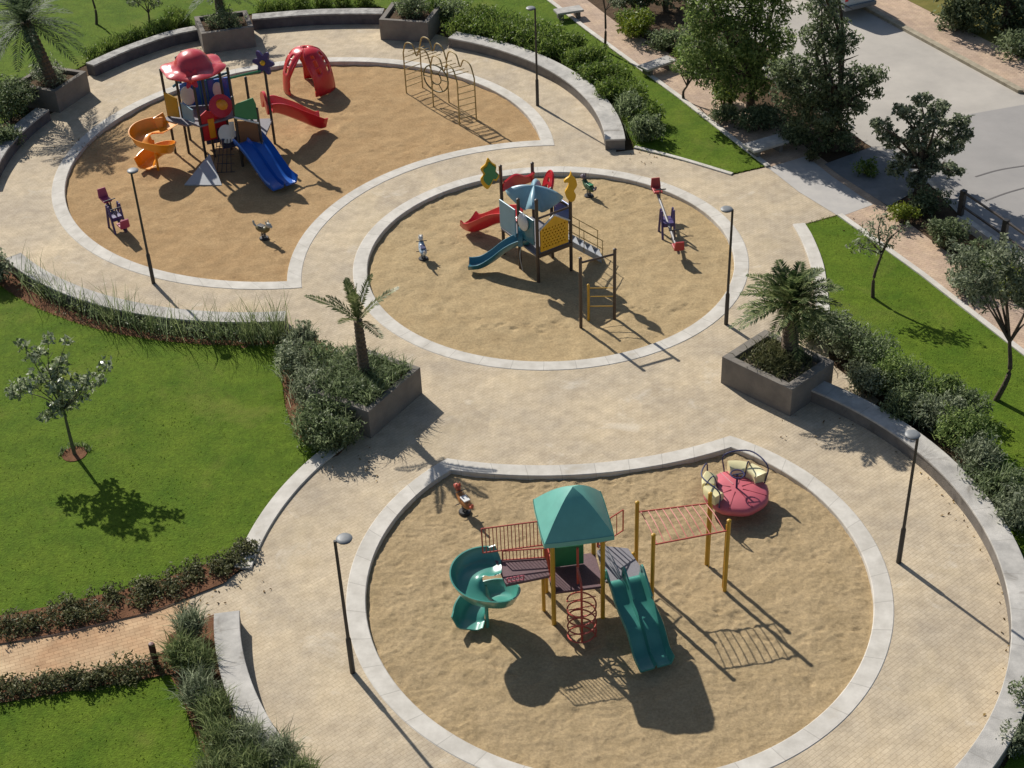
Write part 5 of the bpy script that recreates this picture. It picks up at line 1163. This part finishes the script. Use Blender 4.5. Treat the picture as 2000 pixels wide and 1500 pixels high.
def railing(label, pts, posts, h=1.0):
    pts = [V(q) for q in pts]; o_ = pts[0].copy(); o_.z = 0; t = thing('railing', label, 'railing', o_); loc = [Vector((q.x-o_.x, q.y-o_.y, 0)) for q in pts]
    MB().sweep(loc, [(-.12, -.2), (.12, -.2), (.12, .28), (-.12, .28)]).build('plinth', M_cope, t)
    o = MB()
    for zz in (.62, h): o.sweep([q+Vector((0, 0, zz)) for q in loc], [(-.03, -.03), (.03, -.03), (.03, .03), (-.03, .03)])
    o.build('rail', paint('railing_brown', (.07, .055, .045), .6), t)
    n = len(loc)-1; Lt = sum((loc[i+1]-loc[i]).length for i in range(n)); k = max(2, int(Lt/1.75))
    for i in range(k+1):
        d = Lt*i/k; j = 0
        while j < n-1 and d > (loc[j+1]-loc[j]).length: d -= (loc[j+1]-loc[j]).length; j += 1
        q = loc[j].lerp(loc[j+1], min(1, d/max(1e-6, (loc[j+1]-loc[j]).length))); MB().box((q.x, q.y, (h+.06)/2+.14), (.17, .17, h-.2), R(38)).build('post', BLK, t, bevel=.01)
    return t
railing('dark post and rail fence on a pale plinth between the shrubs and the road', [P(1873, 434), P(1938, 480), P(2003, 528), P(2110, 607), P(2230, 696)], 2, 1.12)
railing('stretch of fence half hidden behind the dense tree and the tall dark tree', [P(1415, 95), P(1500, 150), P(1612, 224)], 3)
# parked van, only its tail in the frame
pa, pb = P(1990, 180), P(1720, 33); d = (pb-pa).normalized(); side = Vector((-d.y, d.x, 0)); rear = P(1676, 34)
T = thing('parked_van', 'pale grey van parked by the far kerb, only its rear end in view', 'van', (rear.x, rear.y, .016), math.atan2(d.y, d.x))
secs = [(0, .78, .45, 1.05), (.06, .84, .36, 1.75), (.5, .87, .30, 1.92), (2.6, .87, .30, 1.95), (3.2, .86, .30, 1.75), (3.7, .84, .32, 1.15), (4.3, .80, .36, .95), (4.45, .72, .45, .8)]
vs = []; k = 12
for x, hw, z0, z1 in secs:
    for i in range(k):
        a = 2*PI*(i+.5)/k; c_, s_ = math.cos(a), math.sin(a); q = lambda v: math.copysign(abs(v)**.35, v)
        zz = (z0+z1)/2+(z1-z0)/2*q(s_); tap = 1-.10*max(0, (zz-1.0)/.95); vs.append((x, hw*q(c_)*tap, zz))
fs = [(i*k+e, (i+1)*k+e, (i+1)*k+(e+1) % k, i*k+(e+1) % k) for i in range(len(secs)-1) for e in range(k)]+[tuple(range(k)), tuple((len(secs)-1)*k+e for e in reversed(range(k)))]
MB().add(vs, fs).build('body', paint('van_paint', (.48, .52, .53), .25, var=.05, coat=.4), T, smooth=True, ang=35)
GL = paint('dark_glass', (.02, .025, .03), .1)
MB().box((.03, 0, 1.38), (.06, 1.25, .5), 0, 0, R(-4)).build('rear_window', GL, T, bevel=.03)
for s_ in (-1, 1):
    MB().box((1.7, s_*.84, 1.45), (2.0, .05, .42), 0, R(-s_*4)).build('side_window', GL, T, bevel=.02)
    MB().box((.02, s_*.68, .98), (.07, .16, .34)).build('tail_light', REDP, T, bevel=.015)
    for xw in (.85, 3.5):
        wv_ = MB().lathe([(.17, -.1), (.30, -.1), (.33, -.06), (.33, .06), (.30, .1), (.17, .1)], n=22); wv_.v = [(xw+p[0], s_*.76+p[2], .33+p[1]) for p in wv_.v]
        wh = wv_.build('wheel', BLK, T, smooth=True); rm = MB().lathe([(.02, .02), (.17, .04), (.2, .11), (.19, -.1), (.02, -.09)], n=16); rm.v = [(xw+p[0], s_*(.76+p[2]*s_*s_), .33+p[1]) for p in rm.v]; rm.build('rim', GREY, wh, smooth=True)
MB().box((-.05, 0, .52), (.14, 1.62, .2)).build('bumper', paint('bumper_grey', (.2, .21, .22), .5), T, bevel=.04)
MB().box((-.01, 0, .86), (.04, .5, .12)).build('number_plate', WHT, T)
